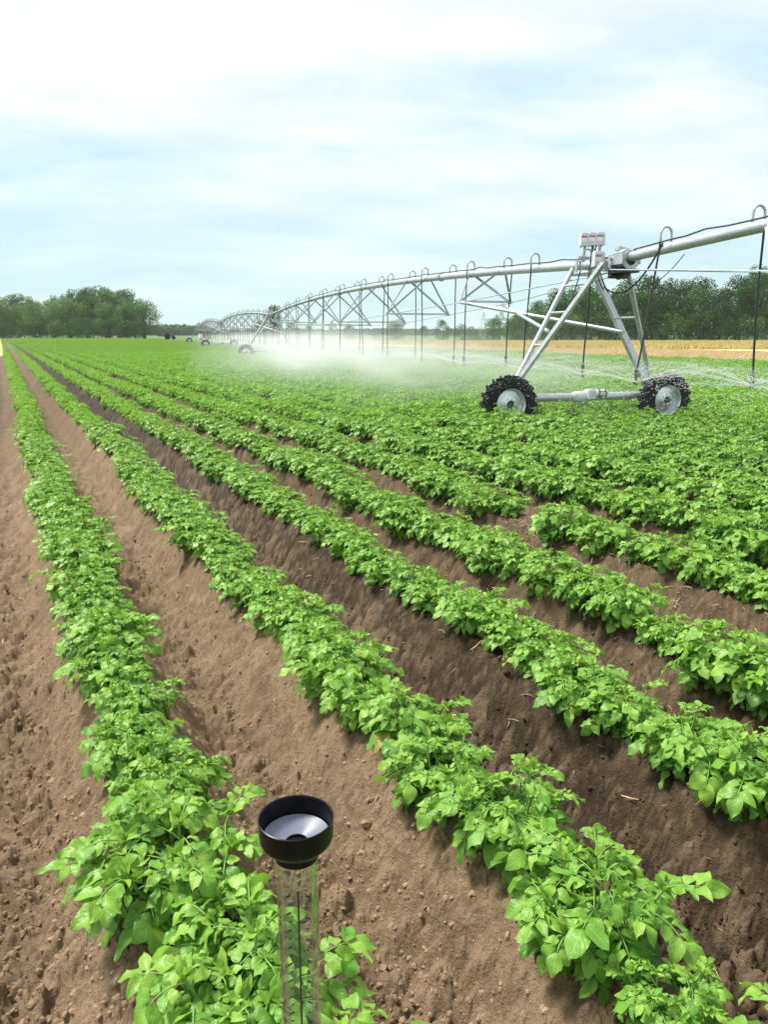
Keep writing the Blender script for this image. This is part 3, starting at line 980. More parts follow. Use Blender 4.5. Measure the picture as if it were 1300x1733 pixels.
    for sx in (-1, 1):
        j.box((sx * 0.16, -0.78, PIPE_Z + 0.02), (0.03, 0.42, 0.17))
        j.box((sx * 0.10, -0.80, PIPE_Z + 0.13), (0.10, 0.30, 0.05), Matrix.Rotation(sx * 0.5, 3, 'Y'))
        j.bar((sx * 0.17, -0.66, PIPE_Z + 0.04), (sx * 0.215, -0.66, PIPE_Z + 0.04), 0.03, 10)
    j.box((0, -0.70, PIPE_Z + 0.18), (0.22, 0.12, 0.07), Matrix.Rotation(0.2, 3, 'Y'))
    j.build('span_joint', M_GALV, root)
    u = MB()
    u.box((0, -0.78, PIPE_Z - 0.17), (0.34, 0.40, 0.06)); u.bar((-0.17, -0.62, PIPE_Z - 0.23), (0.17, -0.62, PIPE_Z - 0.23), 0.05, 10)
    u.bar((0.0, -0.9, PIPE_Z - 0.21), (0.05, -0.55, PIPE_Z - 0.24), 0.055, 10)
    u.build('hitch', M_DARKMETAL, root)
    # drive motor in the middle of the base beam
    m = MB()
    m.lathe([(0.074, -0.30), (0.095, -0.26), (0.105, -0.14), (0.10, 0.02), (0.074, 0.06)], 20, (-0.1, 0, 0.62), 'x')
    m.box((-0.06, -0.05, 0.66), (0.15, 0.20, 0.15)); m.box((-0.06, -0.05, 0.745), (0.11, 0.13, 0.03))
    mo = m.build('centre_gearbox', M_MOTOR, root)
    c = MB()
    c.lathe([(0.0, 0.0), (0.068, 0.0), (0.07, 0.015), (0.07, 0.22), (0.058, 0.24), (0.0, 0.24)], 20, (0.0, -0.13, 0.69), 'x')
    kid(c.build('motor', M_MOTOR), mo)
    c = MB()
    for xx in (0.05, 0.18): c.lathe([(0.071, 0.0), (0.076, 0.0), (0.076, 0.022), (0.071, 0.022)], 20, (xx, -0.13, 0.69), 'x', closed=True)
    for k in range(5):
        a = R(150 + 60 * k)
        c.box((0.125, -0.13 + 0.073 * math.cos(a), 0.69 + 0.073 * math.sin(a)), (0.11, 0.01, 0.01))
    kid(c.build('motor_band', M_DARKMETAL), mo)
    # tower control boxes
    def ctrl(x, y, z, sc=1.0):
        q = MB()
        w_, d_, h_ = 0.20 * sc, 0.19 * sc, 0.27 * sc
        pr = [(-w_ / 2, -d_ / 2), (w_ / 2 - 0.03, -d_ / 2), (w_ / 2, -d_ / 2 + 0.03), (w_ / 2, d_ / 2), (-w_ / 2, d_ / 2)]
        rings = [(0.0, 0.94), (0.02, 1.0), (h_ - 0.03, 1.0), (h_, 0.86)]
        vs = [(px * f, py * f, zz) for zz, f in rings for px, py in pr]
        fs = []
        for i in range(3):
            for k in range(5): fs.append((i * 5 + k, i * 5 + (k + 1) % 5, (i + 1) * 5 + (k + 1) % 5, (i + 1) * 5 + k))
        fs += [(4, 3, 2, 1, 0), (15, 16, 17, 18, 19)]
        q.add(vs, fs)
        q.box((0, 0, 0.006), (w_ * 1.04, d_ * 1.04, 0.016))
        for g in (-0.05, 0.03): q.bar((g, 0, -0.03), (g, 0, 0.0), 0.014, 8)
        me = q.mesh('control_box'); me.materials.append(M_WHITE)
        ob = bpy.data.objects.new('control_box', me); COL.objects.link(ob); kid(ob, root)
        ob.location = (x, y, z)
        ob.rotation_euler = (0, 0, R(-12))
        p = MB(); p.box((-0.025, -d_ / 2 - 0.003, h_ * 0.47), (0.10, 0.004, 0.07))
        kid(p.build('label_sheet', M_PAPER), ob)
        p = MB()
        for k in range(6): p.box((-0.068 + k * 0.018, -d_ / 2 - 0.003, h_ * 0.70), (0.012, 0.004, 0.022))
        p.box((-0.025, -d_ / 2 - 0.003, h_ * 0.635), (0.10, 0.004, 0.007))
        kid(p.build('red_lettering', M_RED), ob)
        return ob
    for k in range(3):
        ctrl(-0.33 + k * 0.155, -0.02, PIPE_Z + 0.30 + 0.012 * k, 0.78).name = 'upper_control_box'
    ctrl(-0.20, -0.30, PIPE_Z - 0.06, 0.92)
    p = MB()
    for x in (-0.30, -0.15, 0.0):
        p.bar((x, 0.02, PIPE_Z + 0.03), (x, 0.0, PIPE_Z + 0.31), 0.024, 8)
    p.box((-0.1, 0.02, PIPE_Z + 0.11), (0.6, 0.05, 0.04))
    p.build('upper_box_bracket', M_GALV, root)
    cb = MB()
    def hang(a, c, sag, r=0.012):
        a, c = Vector(a), Vector(c)
        pts = []
        for i in range(15):
            f = i / 14
            q = a.lerp(c, f); q.z -= sag * 4 * f * (1 - f)
            pts.append(q)
        cb.sweep(pts, r, 6)
    hang((-0.20, -0.10, PIPE_Z + 0.30), (-0.36, -0.2, PIPE_Z - 0.55), 0.05)
    hang((-0.14, -0.10, PIPE_Z + 0.31), (-0.30, -0.2, PIPE_Z - 0.25), 0.05)
    hang((-0.36, 0.0, PIPE_Z - 0.10), (-0.55, 0.0, PIPE_Z - 0.62), 0.1)
    hang((-0.24, -0.32, PIPE_Z - 0.12), (-0.06, -0.3, PIPE_Z - 0.45), 0.04)
    hang((-0.18, -0.32, PIPE_Z - 0.12), (0.05, -0.3, PIPE_Z - 0.50), 0.04)
    hang((-0.05, -0.3, PIPE_Z - 0.40), (-0.08, -1.9, PIPE_Z + 0.16), 0.34, 0.015)
    hang((0.15, -0.5, PIPE_Z - 0.25), (0.10, -2.2, PIPE_Z - 0.02), 0.28, 0.007)
    hang((-0.12, 0.02, PIPE_Z + 0.30), (0.0, 0.02, PIPE_Z + 0.24), 0.06, 0.008)
    cb.build('cable', M_HOSE, root)
    return root

tower = make_tower()
TOWERS = []
tl = ['nearest irrigation tower, carrying grey control boxes above its pipe', 'second irrigation tower, its right wheel lost in mist',
      'third irrigation tower, small and hazy behind the second', 'farthest irrigation tower, at the end of the arched pipe line']
for k in range(4):
    t_ = tower if k == 0 else copy_tree(tower, None, ('upper_control_box', 'upper_box_bracket'))
    t_.location = T1 + SPAN * k
    tag(t_, 'two-wheeled galvanised ' + tl[k], 'irrigation tower', 'wheeled towers of the irrigation machine')
    TOWERS.append(t_)

NODES_U = [0.124 + 0.1253 * k for k in range(7)]
DROP = [0.68, 1.0, 1.26, 1.34, 1.26, 1.0, 0.68]
HALF = [0.64, 0.97, 1.2, 1.28, 1.2, 0.97, 0.64]
def make_span():
    root = empty('irrigation_span', (0, 0, 0), ROT_Z)
    pos = lambda u, x=0.0, dz=0.0: Vector((x, u * SL, pipe_z(u) + dz))
    U0, U1 = -0.016, 0.976
    p = MB()
    us = [U0 + (U1 - U0) * i / 48 for i in range(49)]
    p.sweep([pos(u) for u in us], 0.079, 20)
    for u in (0.2, 0.34, 0.5, 0.66, 0.81):
        a, c = pos(u - 0.0006), pos(u + 0.0006)
        p.bar(a, c, 0.112, 16)
    for u in NODES_U:
        p.bar(pos(u - 0.0225), pos(u - 0.0215), 0.087, 16); p.bar(pos(u + 0.0215), pos(u + 0.0225), 0.087, 16)
    p.build('pipe', M_GALV, root)
    rods = {-1: [], 1: []}
    for u, d, h in zip(NODES_U, DROP, HALF):
        for sx in (-1, 1):
            node_p = pos(u, sx * h, -d)
            rods[sx].append(node_p)
            s1 = MB()
            s1.angle(pos(u - 0.022, sx * 0.06, -0.03), node_p, 0.045, 0.008, roll=0.4); s1.build('truss_strut', M_GALV, root)
            s1 = MB()
            s1.angle(pos(u + 0.022, sx * 0.06, -0.03), node_p, 0.045, 0.008, roll=-0.4); s1.build('truss_strut', M_GALV, root)
        c = MB(); c.angle(pos(u, -h, -d), pos(u, h, -d), 0.05, 0.008); c.build('crossbar', M_GALV, root)
    for sx in (-1, 1):
        r = MB()
        pts = [pos(-0.014, sx * 0.16, -0.16)] + rods[sx] + [pos(0.985, sx * 0.16, -0.16)]
        r.sweep(pts, 0.0115, 6, smooth=False)
        for q in rods[sx]: r.box(q, (0.05, 0.09, 0.05))
        r.build('truss_rod', M_GALV, root)
    # braces from the first crossbar down to the tower legs
    br = MB()
    n0l, n0r = pos(NODES_U[0], -HALF[0], -DROP[0]), pos(NODES_U[0], HALF[0], -DROP[0])
    br.bar(n0l + Vector((0, -0.06, 0)), Vector((0.72, 0.2, PIPE_Z - 1.16)), 0.038, 10)
    br.bar(n0r + Vector((-0.25, -0.12, -0.04)), Vector((-0.80, 0.2, PIPE_Z - 1.16)), 0.034, 10)
    br.build('tower_brace', M_GALV, root)
    cb = MB()
    rr = random.Random(4)
    cp = []
    for i in range(90):
        u = -0.012 + 0.985 * i / 89
        cp.append(pos(u, -0.03 + rr.uniform(-0.012, 0.012), 0.102 + rr.uniform(0, 0.012) + (0.03 if i % 9 == 4 else 0)))
    cb.sweep(cp, 0.013, 6)
    cb.build('power_cable', M_HOSE, root)
    return root
span = make_span()
SPANS = []
slab = ['passing overhead from the right edge to the nearest tower', 'between the nearest and the second tower', 'between the second and the third tower', 'between the third and the farthest tower']
for k, off in enumerate((-1, 0, 1, 2)):
    s_ = span if k == 0 else copy_tree(span, None)
    s_.location = T1 + SPAN * off
    tag(s_, 'arched galvanised irrigation pipe span ' + slab[k], 'irrigation span', 'truss spans of the irrigation machine')
    SPANS.append(s_)
# overhang past the last tower
ov = empty('irrigation_overhang', T1 + SPAN * 3, ROT_Z)
tag(ov, 'short overhanging end pipe past the farthest irrigation tower', 'irrigation pipe')
b = MB(); b.sweep([(0, -0.5, PIPE_Z), (0, 6, PIPE_Z - 0.1), (0, 12, PIPE_Z - 0.9)], 0.075, 12); b.build('pipe', M_GALV, ov)
for sx in (-1, 1):
    b = MB(); b.bar((sx * 0.3, 0.5, PIPE_Z + 0.1), (0, 10, PIPE_Z - 0.5), 0.03, 6); b.bar((0, 0.4, PIPE_Z + 1.0), (0, 9, PIPE_Z - 0.5), 0.015, 6)
    b.build('stay', M_GALV, ov)

NOZZLE_Z = 1.16
def make_drop(side):
    root = empty('sprinkler_drop', (0, 0, 0), ROT_Z)
    g = MB()
    pts = [(0, 0, 0.07), (0, 0, 0.20)]
    for i in range(1, 9):
        a = math.pi * i / 8
        pts.append((side * (0.095 - 0.095 * math.cos(a)), 0, 0.20 + 0.095 * math.sin(a)))
    pts.append((side * 0.19, 0, 0.08))
    g.sweep(pts, 0.019, 10)
    g.build('gooseneck', M_GALV, root)
    return root
drops = []
NOZZLES = []
rd = random.Random(12)
hose_cache = {}
for off in range(-1, 3):
    for k in range(24):
        u = 0.0145 + 0.0425 * k
        if u > 0.99: continue
        if off == -1 and u < 0.66: continue                       # outside the picture, behind the camera
        side = -1 if k % 2 else 1
        if off == -1: side = -side
        pos = T1 + SPAN * (off + u)
        pz = pipe_z(u)
        root = make_drop(side)
        root.location = (pos.x, pos.y, pz)
        lean = Vector((rd.uniform(-0.06, 0.04), rd.uniform(-0.05, 0.05), 0))
        if off == -1 and abs(u - 0.949) < 0.02: lean = Vector((-0.30, -0.05, 0))
        Lh = pz + 0.08 - NOZZLE_Z - rd.uniform(-0.04, 0.04)
        top = Vector((side * 0.19, 0, 0.08))
        hp = []
        for i in range(13):
            f = i / 12
            hp.append(top + Vector((lean.x * f ** 1.3 + 0.012 * math.sin(f * 5 + k), lean.y * f, -Lh * f)))
        h = MB(); h.sweep(hp, 0.0155, 8); h.build('hose', M_HOSE, root)
        e = hp[-1]
        nz = MB()
        nz.lathe([(0.012, 0.05), (0.03, 0.045), (0.032, -0.03), (0.018, -0.04), (0.018, -0.08), (0.030, -0.085), (0.030, -0.105), (0.0, -0.105)], 12, e, 'z')
        for sx in (-1, 1): nz.bar(e + Vector((sx * 0.024, 0, -0.10)), e + Vector((sx * 0.018, 0, -0.16)), 0.006, 6)
        nz.lathe([(0.0, -0.155), (0.036, -0.16), (0.03, -0.175), (0.0, -0.18)], 12, e, 'z')
        nz.build('nozzle', M_DARKMETAL, root)
        wmat = Matrix.Translation(root.location) @ Matrix.Rotation(ROT_Z, 4, 'Z')
        NOZZLES.append((wmat @ (e + Vector((0, 0, -0.14))), off, u))
        drops.append((root, off, k, u))
cnt = {}
for root, off, k, u in sorted(drops, key=lambda d: (d[1] + d[3]) if d[1] >= 0 else -(d[1] + d[3])):
    cnt[off] = cnt.get(off, 0) + 1
    w_ = {-1: 'on the near side of the nearest tower', 0: 'past the nearest tower', 1: 'past the second tower', 2: 'past the third tower'}[off]
    tag(root, 'black sprinkler hose on a steel gooseneck, %s %s' % (ordinal(cnt[off]), w_), 'sprinkler hose', 'sprinkler drops hanging from the pipe')

# ------------------------------------------------------------------ water
def water_material(name, alpha):
    m, nt, out = mat(name)
    d = node(nt, 'ShaderNodeBsdfPrincipled', Roughness=0.25)
    d.inputs['Base Color'].default_value = (0.93, 0.96, 0.97, 1)
    tl_ = nt.nodes.new('ShaderNodeBsdfTranslucent'); tl_.inputs[0].default_value = (0.93, 0.96, 0.97, 1)
    tr = nt.nodes.new('ShaderNodeBsdfTransparent')
    a = node(nt, 'ShaderNodeMixShader', Fac=0.5); c = node(nt, 'ShaderNodeMixShader', Fac=alpha)
    nt.links.new(d.outputs[0], a.inputs[1]); nt.links.new(tl_.outputs[0], a.inputs[2])
    nt.links.new(tr.outputs[0], c.inputs[1]); nt.links.new(a.outputs[0], c.inputs[2])
    nt.links.new(c.outputs[0], out.inputs[0])
    return m
M_DROPLET = water_material('water_drops', 0.6)

def build_spray():
    rg = np.random.default_rng(9)
    C, L, Rr, Dv = [], [], [], []
    for (p, off, u) in NOZZLES:
        dist = math.hypot(p.x, p.y)
        if off >= 1 and u > 0.5 and off == 2: pass
        ns = 15 if dist < 30 else 10 if dist < 60 else 7
        nd = 620 if dist < 30 else 150 if dist < 60 else 50
        for q in range(ns):
            a = 2 * math.pi * (q + rg.uniform(-0.3, 0.3)) / ns
            v0 = rg.uniform(6.4, 7.6); el = R(rg.uniform(13, 21))
            T = (v0 * math.sin(el) + math.sqrt((v0 * math.sin(el)) ** 2 + 2 * 9.8 * (p.z - 0.45))) / 9.8
            t = T * rg.random(nd) ** 1.5
            t = t[(t < 0.55 * T) | (rg.random(nd) < 0.3)]; nd_ = len(t)
            f = t / T
            spread = 0.004 + 0.035 * f + 0.26 * f ** 3
            rr = v0 * math.cos(el) * t * (1 - 0.18 * t)
            x = p.x + math.cos(a) * rr + rg.normal(0, 1, nd_) * spread
            y = p.y + math.sin(a) * rr + rg.normal(0, 1, nd_) * spread
            z = p.z + v0 * math.sin(el) * t - 4.9 * t * t + rg.normal(0, 1, nd_) * spread * 0.7
            vz = v0 * math.sin(el) - 9.8 * t
            C.append(np.stack([x, y, z], 1))
            dv = np.stack([np.full(nd_, math.cos(a) * v0 * math.cos(el)), np.full(nd_, math.sin(a) * v0 * math.cos(el)), vz], 1)
            Dv.append(dv / np.linalg.norm(dv, axis=1, keepdims=True))
            jet = f < 0.5
            L.append(np.where(jet, rg.uniform(0.015, 0.055, nd_), rg.uniform(0.006, 0.03, nd_)))
            Rr.append(np.where(jet, 0.0014 + 0.0016 * f, rg.uniform(0.0018, 0.0042, nd_)))
    # stray drops drifting high round the near tower
    m = 1900
    f = rg.uniform(-0.24, 0.22, m)
    base = np.array([T1.x, T1.y, 0])[None] + f[:, None] * np.array(SPAN)[None]
    C.append(base + np.stack([rg.normal(0, 2.2, m), rg.normal(0, 2.2, m), 0.9 + 2.1 * rg.random(m) ** 1.3], 1))
    d = rg.normal(0, 0.4, (m, 3)) + np.array([0.3, 0, -1]); Dv.append(d / np.linalg.norm(d, axis=1, keepdims=True))
    L.append(rg.uniform(0.004, 0.010, m)); Rr.append(rg.uniform(0.0025, 0.0055, m))
    C, L, Rr, Dv = np.concatenate(C), np.concatenate(L), np.concatenate(Rr), np.concatenate(Dv)
    keep = np.hypot(C[:, 0], C[:, 1]) > 6.0
    for wx_, wy_ in WHEELS:                      # the tyres catch what would fly through or right past them
        a_ = (C[:, 0] - wx_) * Nn.x + (C[:, 1] - wy_) * Nn.y; b_ = (C[:, 0] - wx_) * E.x + (C[:, 1] - wy_) * E.y
        keep &= ~((np.abs(a_) < 0.6) & (b_ > -1.6) & (b_ < 0.5) & (C[:, 2] < 1.15))
    C, L, Rr, Dv = C[keep], L[keep], Rr[keep], Dv[keep]
    n = len(C)
    up = np.where(np.abs(Dv[:, 2:3]) < 0.9, np.array([[0, 0, 1.0]]), np.array([[1.0, 0, 0]]))
    x = np.cross(Dv, up); x /= np.linalg.norm(x, axis=1, keepdims=True); y = np.cross(Dv, x)
    h = (L / 2 + Rr)[:, None]; r = Rr[:, None]
    V = np.stack([C - Dv * h, C + x * r, C + (-0.5 * x + 0.866 * y) * r, C + (-0.5 * x - 0.866 * y) * r, C + Dv * h], 1).reshape(-1, 3)
    b = (np.arange(n) * 5)[:, None]
    tri = np.concatenate([b + np.array([t]) for t in ((0, 2, 1), (0, 3, 2), (0, 1, 3), (4, 1, 2), (4, 2, 3), (4, 3, 1))])
    me = np_mesh('water_spray', V, tris=tri)
    o = mesh_obj('water_spray', me, M_DROPLET)
    tag(o, 'white water drops spraying out from the hanging sprinkler nozzles', 'water spray', kind='stuff')
build_spray()

def build_mist():
    m, nt, out = mat('mist')
    tc = nt.nodes.new('ShaderNodeTexCoord')
    sp = nt.nodes.new('ShaderNodeSeparateXYZ'); nt.links.new(tc.outputs['Object'], sp.inputs[0])
    X, Y, Z = sp.outputs
    mp = nt.nodes.new('ShaderNodeMapping'); mp.inputs['Scale'].default_value = (0.55, 0.38, 0.9)
    nt.links.new(tc.outputs['Object'], mp.inputs[0])
    nz = noise_n(nt, 1.0, 3, 0.55, vec=mp.outputs[0])
    nz = math_n(nt, 'MULTIPLY', math_n(nt, 'SUBTRACT', nz, 0.38, clamp=True), 3.8)
    cen = ramp(nt, math_n(nt, 'MULTIPLY_ADD', Y, 1 / 140.0, 0.15), [(0.1, 0.1), (0.27, 0.0), (0.37, 0.6), (0.44, 1.0)])
    xs = math_n(nt, 'DIVIDE', math_n(nt, 'ADD', X, math_n(nt, 'MULTIPLY_ADD', cen, -5.2, 1.4)), 3.1)
    gx = math_n(nt, 'POWER', 2.718, math_n(nt, 'MULTIPLY', math_n(nt, 'MULTIPLY', xs, xs), -1.0))
    zs = math_n(nt, 'DIVIDE', math_n(nt, 'SUBTRACT', Z, 0.8), 0.7)
    gz = math_n(nt, 'POWER', 2.718, math_n(nt, 'MULTIPLY', math_n(nt, 'MULTIPLY', zs, zs), -1.0))
    along = ramp(nt, math_n(nt, 'MULTIPLY_ADD', Y, 1 / 140.0, 0.15), [(0.145, 0.01), (0.165, 0.32), (0.22, 0.62), (0.30, 0.72), (0.50, 0.5), (0.9, 0.3)])
    dn = math_n(nt, 'MULTIPLY', math_n(nt, 'MULTIPLY', gx, gz), math_n(nt, 'MULTIPLY', nz, along))
    pv = node(nt, 'ShaderNodeVolumePrincipled', Anisotropy=0.0)
    pv.inputs['Color'].default_value = (0.955, 0.985, 1.0, 1)
    nt.links.new(math_n(nt, 'MULTIPLY', dn, MIST), pv.inputs['Density'])
    nt.links.new(pv.outputs[0], out.inputs['Volume'])
    b = MB(); b.box((0.4, 48, 1.25), (14, 134, 2.3))
    o = b.build('mist', m)
    o.location = T1; o.rotation_euler = (0, 0, ROT_Z)
    tag(o, 'white water mist drifting under the irrigation pipe over the crop', 'mist', kind='stuff')
MIST = 0.36
build_mist()

# ------------------------------------------------------------------ trees
def tree_mesh(seed, H, Wd, kind):
    rg = np.random.default_rng(seed)
    cb = {'tall': 0.22, 'broad': 0.12, 'sparse': 0.28, 'bush': 0.04}[kind] * H
    nb = {'tall': 22, 'broad': 24, 'sparse': 15, 'bush': 12}[kind]
    V, Q, T = [], [], []
    tr = MB()
    tr.sweep([(0, 0, -0.3), (0.05 * H * rg.normal(0, .3), 0, H * 0.3), (0.03 * H * rg.normal(), 0.02 * H * rg.normal(), H * 0.75)], [0.024 * H, 0.018 * H, 0.006 * H], 8)
    blobs = []
    for k in range(nb):
        f = (k + 0.5) / nb
        z = cb + (H * 0.93 - cb) * f
        env = math.sin(math.pi * (0.16 + 0.80 * f)) ** 0.7
        a = k * 2.4 + rg.uniform(-0.5, 0.5)
        rr = Wd * 0.5 * env * rg.uniform(0.35, 0.85)
        c = np.array([math.cos(a) * rr, math.sin(a) * rr, z + rg.normal(0, 0.03 * H)])
        br = Wd * rg.uniform(0.13, 0.24) * (0.75 if kind == 'sparse' else 1.0)
        blobs.append((c, br))
        if k % 2 == 0:
            st_ = (0, 0, max(0.15 * H, c[2] * 0.62))
            tr.sweep([st_, tuple((np.array(st_) * 0.4 + c * 0.6) + np.array([0, 0, 0.02 * H])), tuple(c)], [0.009 * H, 0.005 * H, 0.002 * H], 5)
    for c, br in blobs:
        n = int((230 if kind != 'sparse' else 140) * (br / (Wd * 0.18)) ** 1.5)
        d = rg.normal(0, 1, (n, 3)); d /= np.linalg.norm(d, axis=1, keepdims=True)
        rad = br * (0.45 + 0.62 * rg.random(n) ** 0.6)
        p = c + d * rad[:, None] * np.array([1.1, 1.1, 0.8])
        nrm = d * 0.7 + np.array([0, 0, 0.5]) + rg.normal(0, 0.55, (n, 3)); nrm /= np.linalg.norm(nrm, axis=1, keepdims=True)
        t1 = np.cross(nrm, rg.normal(0, 1, (n, 3))); t1 /= np.linalg.norm(t1, axis=1, keepdims=True); t2 = np.cross(nrm, t1)
        sz = (rg.uniform(0.08, 0.21, n) * (H / 12.0) ** 0.5)[:, None]
        b = len(V) * 1
        quad = np.stack([p - t1 * sz * 1.3, p - t2 * sz * 0.7 + nrm * sz * 0.15, p + t1 * sz * 1.3, p + t2 * sz * 0.7 + nrm * sz * 0.15], 1)
        V.append(quad.reshape(-1, 3))
        tone = np.clip(rg.normal(0.48, 0.2) + rg.normal(0, 0.14, n), 0, 1)
        T.append(np.repeat(tone, 4))
    V = np.concatenate(V); T = np.concatenate(T)
    Q = np.arange(len(V)).reshape(-1, 4)
    cm = np_mesh('crown', V, quads=Q, smooth=False, attrs={'tone': T})
    return cm, tr.mesh('trunk')
TREES = {}
for kind, H, Wd, nvar in (('tall', 15, 9, 3), ('broad', 12, 10, 4), ('sparse', 13, 8, 2), ('bush', 6, 7, 3)):
    for v in range(nvar):
        cm, tm = tree_mesh(hash((kind == 'tall', kind == 'bush', H, v)) % 1000 + v * 17 + H, H, Wd, kind)
        TREES.setdefault(kind, []).append((cm, tm, H))
        tm.materials.append(M_BARK); cm.materials.append(None)

rt = random.Random(5)
def tree(kind, px, Y, top_px, label, group, mi):
    """px: bearing in photo pixels, top_px: height of the crown's top above the horizon in photo pixels at that distance"""
    X = (px - 650) / 1334.0 * Y
    Hw = CAM_H + top_px / 1340.0 * Y
    cm, tm, H0 = rt.choice(TREES[kind])
    o = empty(kind.replace('tall', 'tall_tree').replace('broad', 'broadleaf_tree').replace('sparse', 'sparse_tree').replace('bush', 'shrub'), (X, Y, 0), rt.uniform(0, 6.28), Hw / H0 / 0.98)
    wd = rt.uniform(0.9, 1.2)
    o.scale = (o.scale[0] * wd, o.scale[1] * wd, o.scale[2])
    tag(o, label, 'shrub' if kind == 'bush' else 'tree', group)
    c = link(bpy.data.objects.new('crown', cm), o)
    c.material_slots[0].link = 'OBJECT'; c.material_slots[0].material = M_TREE[mi]
    t = link(bpy.data.objects.new('trunk', tm), o)
    return o

# wood at the left, seen across the field
left = []
for k in range(11): left.append((-60 + k * 30 + rt.uniform(-6, 6), 247 + rt.uniform(-3, 3), rt.uniform(46, 60) if k < 8 else rt.uniform(52, 62), 'broad'))
for k in range(11): left.append((-80 + k * 29 + rt.uniform(-6, 6), 256 + rt.uniform(-3, 3), rt.uniform(58, 66) if k < 7 else rt.uniform(68, 74), 'tall'))
left += [(228, 250, 62, 'sparse'), (243, 255, 52, 'sparse'), (150, 254, 75, 'tall'), (178, 252, 75, 'tall'), (205, 254, 70, 'broad')]
left = [t for t in left if t[0] < 246]
left.sort(key=lambda t: -t[0])
rows_l = {'broad': 0, 'tall': 0, 'sparse': 0}
for px, Y, tp, kd in left:
    rows_l[kd] += 1
    d = {'broad': 'broad green tree at the front edge of the left wood, %s from its right end',
         'tall': 'tall dark tree in the back of the left wood, %s from its right end',
         'sparse': 'thin airy tree closing the right end of the left wood, %s from open sky'}[kd] % ordinal(rows_l[kd])
    tree(kd, px, Y, tp, d, 'trees of the wood at the left', 1 if kd != 'tall' else rt.choice((0, 1, 0, 2)))
for k in range(12):
    px = -70 + k * 27 + rt.uniform(-5, 5)
    if px > 236: continue
    tree('bush', px, 241 + rt.uniform(-1, 1), rt.uniform(14, 26), 'dark shrub at the foot of the left wood, %s from the left' % ordinal(k + 1), 'shrubs at the foot of the left wood', 0)

# trees behind the grain strip at the right
env = [(870, 30), (893, 50), (920, 62), (960, 74), (990, 80), (1030, 78), (1075, 92), (1110, 88), (1150, 94), (1190, 88), (1226, 72), (1258, 100), (1300, 112), (1360, 104), (1420, 96)]
def env_at(px):
    for (a, ha), (b, hb) in zip(env, env[1:]):
        if a <= px <= b: return ha + (hb - ha) * (px - a) / (b - a)
    return env[-1][1]
k1 = 0
px = 884
while px < 1420:
    k1 += 1
    tree(rt.choice(('broad', 'broad', 'tall')), px, 153 + rt.uniform(-2, 2), env_at(px) * rt.uniform(0.62, 0.92), 'dark green tree in front of the right tree belt, %s from its left end' % ordinal(k1), 'trees of the right tree belt', rt.choice((0, 2, 2)))
    px += rt.uniform(24, 34)
k2 = 0
px = 876
while px < 1430:
    k2 += 1
    tall = px > 1245
    tree('sparse' if tall and k2 % 2 else 'tall', px, 161 + rt.uniform(-2, 3), env_at(px) * rt.uniform(0.90, 1.06), ('pale tall tree rising over the right tree belt, %s from its left end' if tall else 'tall tree at the back of the right tree belt, %s from its left end') % ordinal(k2), 'trees of the right tree belt', 1 if tall else rt.choice((0, 2)))
    px += rt.uniform(26, 36)
k3 = 0
px = 872
while px < 1420:
    k3 += 1
    tree('bush', px, 149.5 + rt.uniform(-1, 1), rt.uniform(22, 40), 'low shrub under the right tree belt, %s from its left end' % ordinal(k3), 'shrubs under the right tree belt', rt.choice((0, 0, 1, 2)))
    px += rt.uniform(20, 30)
# single trees along the middle of the skyline
mid = [(465, 178, 46, 'tall', 'tall dark tree standing behind the second irrigation tower', 2), (440, 187, 22, 'broad', 'round tree left of the second irrigation tower, half hidden by trusses', 2),
       (493, 193, 18, 'broad', 'low round tree just right of the second irrigation tower', 0), (520, 197, 14, 'bush', 'small bush in the gap right of the second irrigation tower', 0), (563, 190, 22, 'sparse', 'thin pale tree behind the middle of the long span', 1),
       (593, 183, 15, 'broad', 'small round-headed tree behind the long span', 0), (671, 173, 22, 'broad', 'loose-headed tree standing alone under the long span', 0), (637, 300, 6, 'bush', 'low bush left of the lone tree under the span', 0),
       (718, 330, 13, 'broad', 'bluish distant tree between two hanging hoses', 2), (750, 163, 22, 'broad', 'dense rounded tree right of the bluish distant tree', 2), (782, 166, 14, 'bush', 'wide low bush between the rounded tree and the pylon', 2), (800, 163, 11, 'bush', 'second low bush beside the pylon', 0),
       (835, 157, 26, 'broad', 'round tree right of the lattice pylon', 0), (846, 163, 34, 'sparse', 'taller loose tree behind the round tree by the pylon', 1), (866, 153, 26, 'broad', 'mid-height tree joining the right tree belt', 0), (815, 160, 8, 'bush', 'small bush at the foot of the lattice pylon', 1)]
for px, Y, tp, kd, lab, mi in mid:
    tree(kd, px, Y, tp, lab, 'single trees along the skyline', mi)

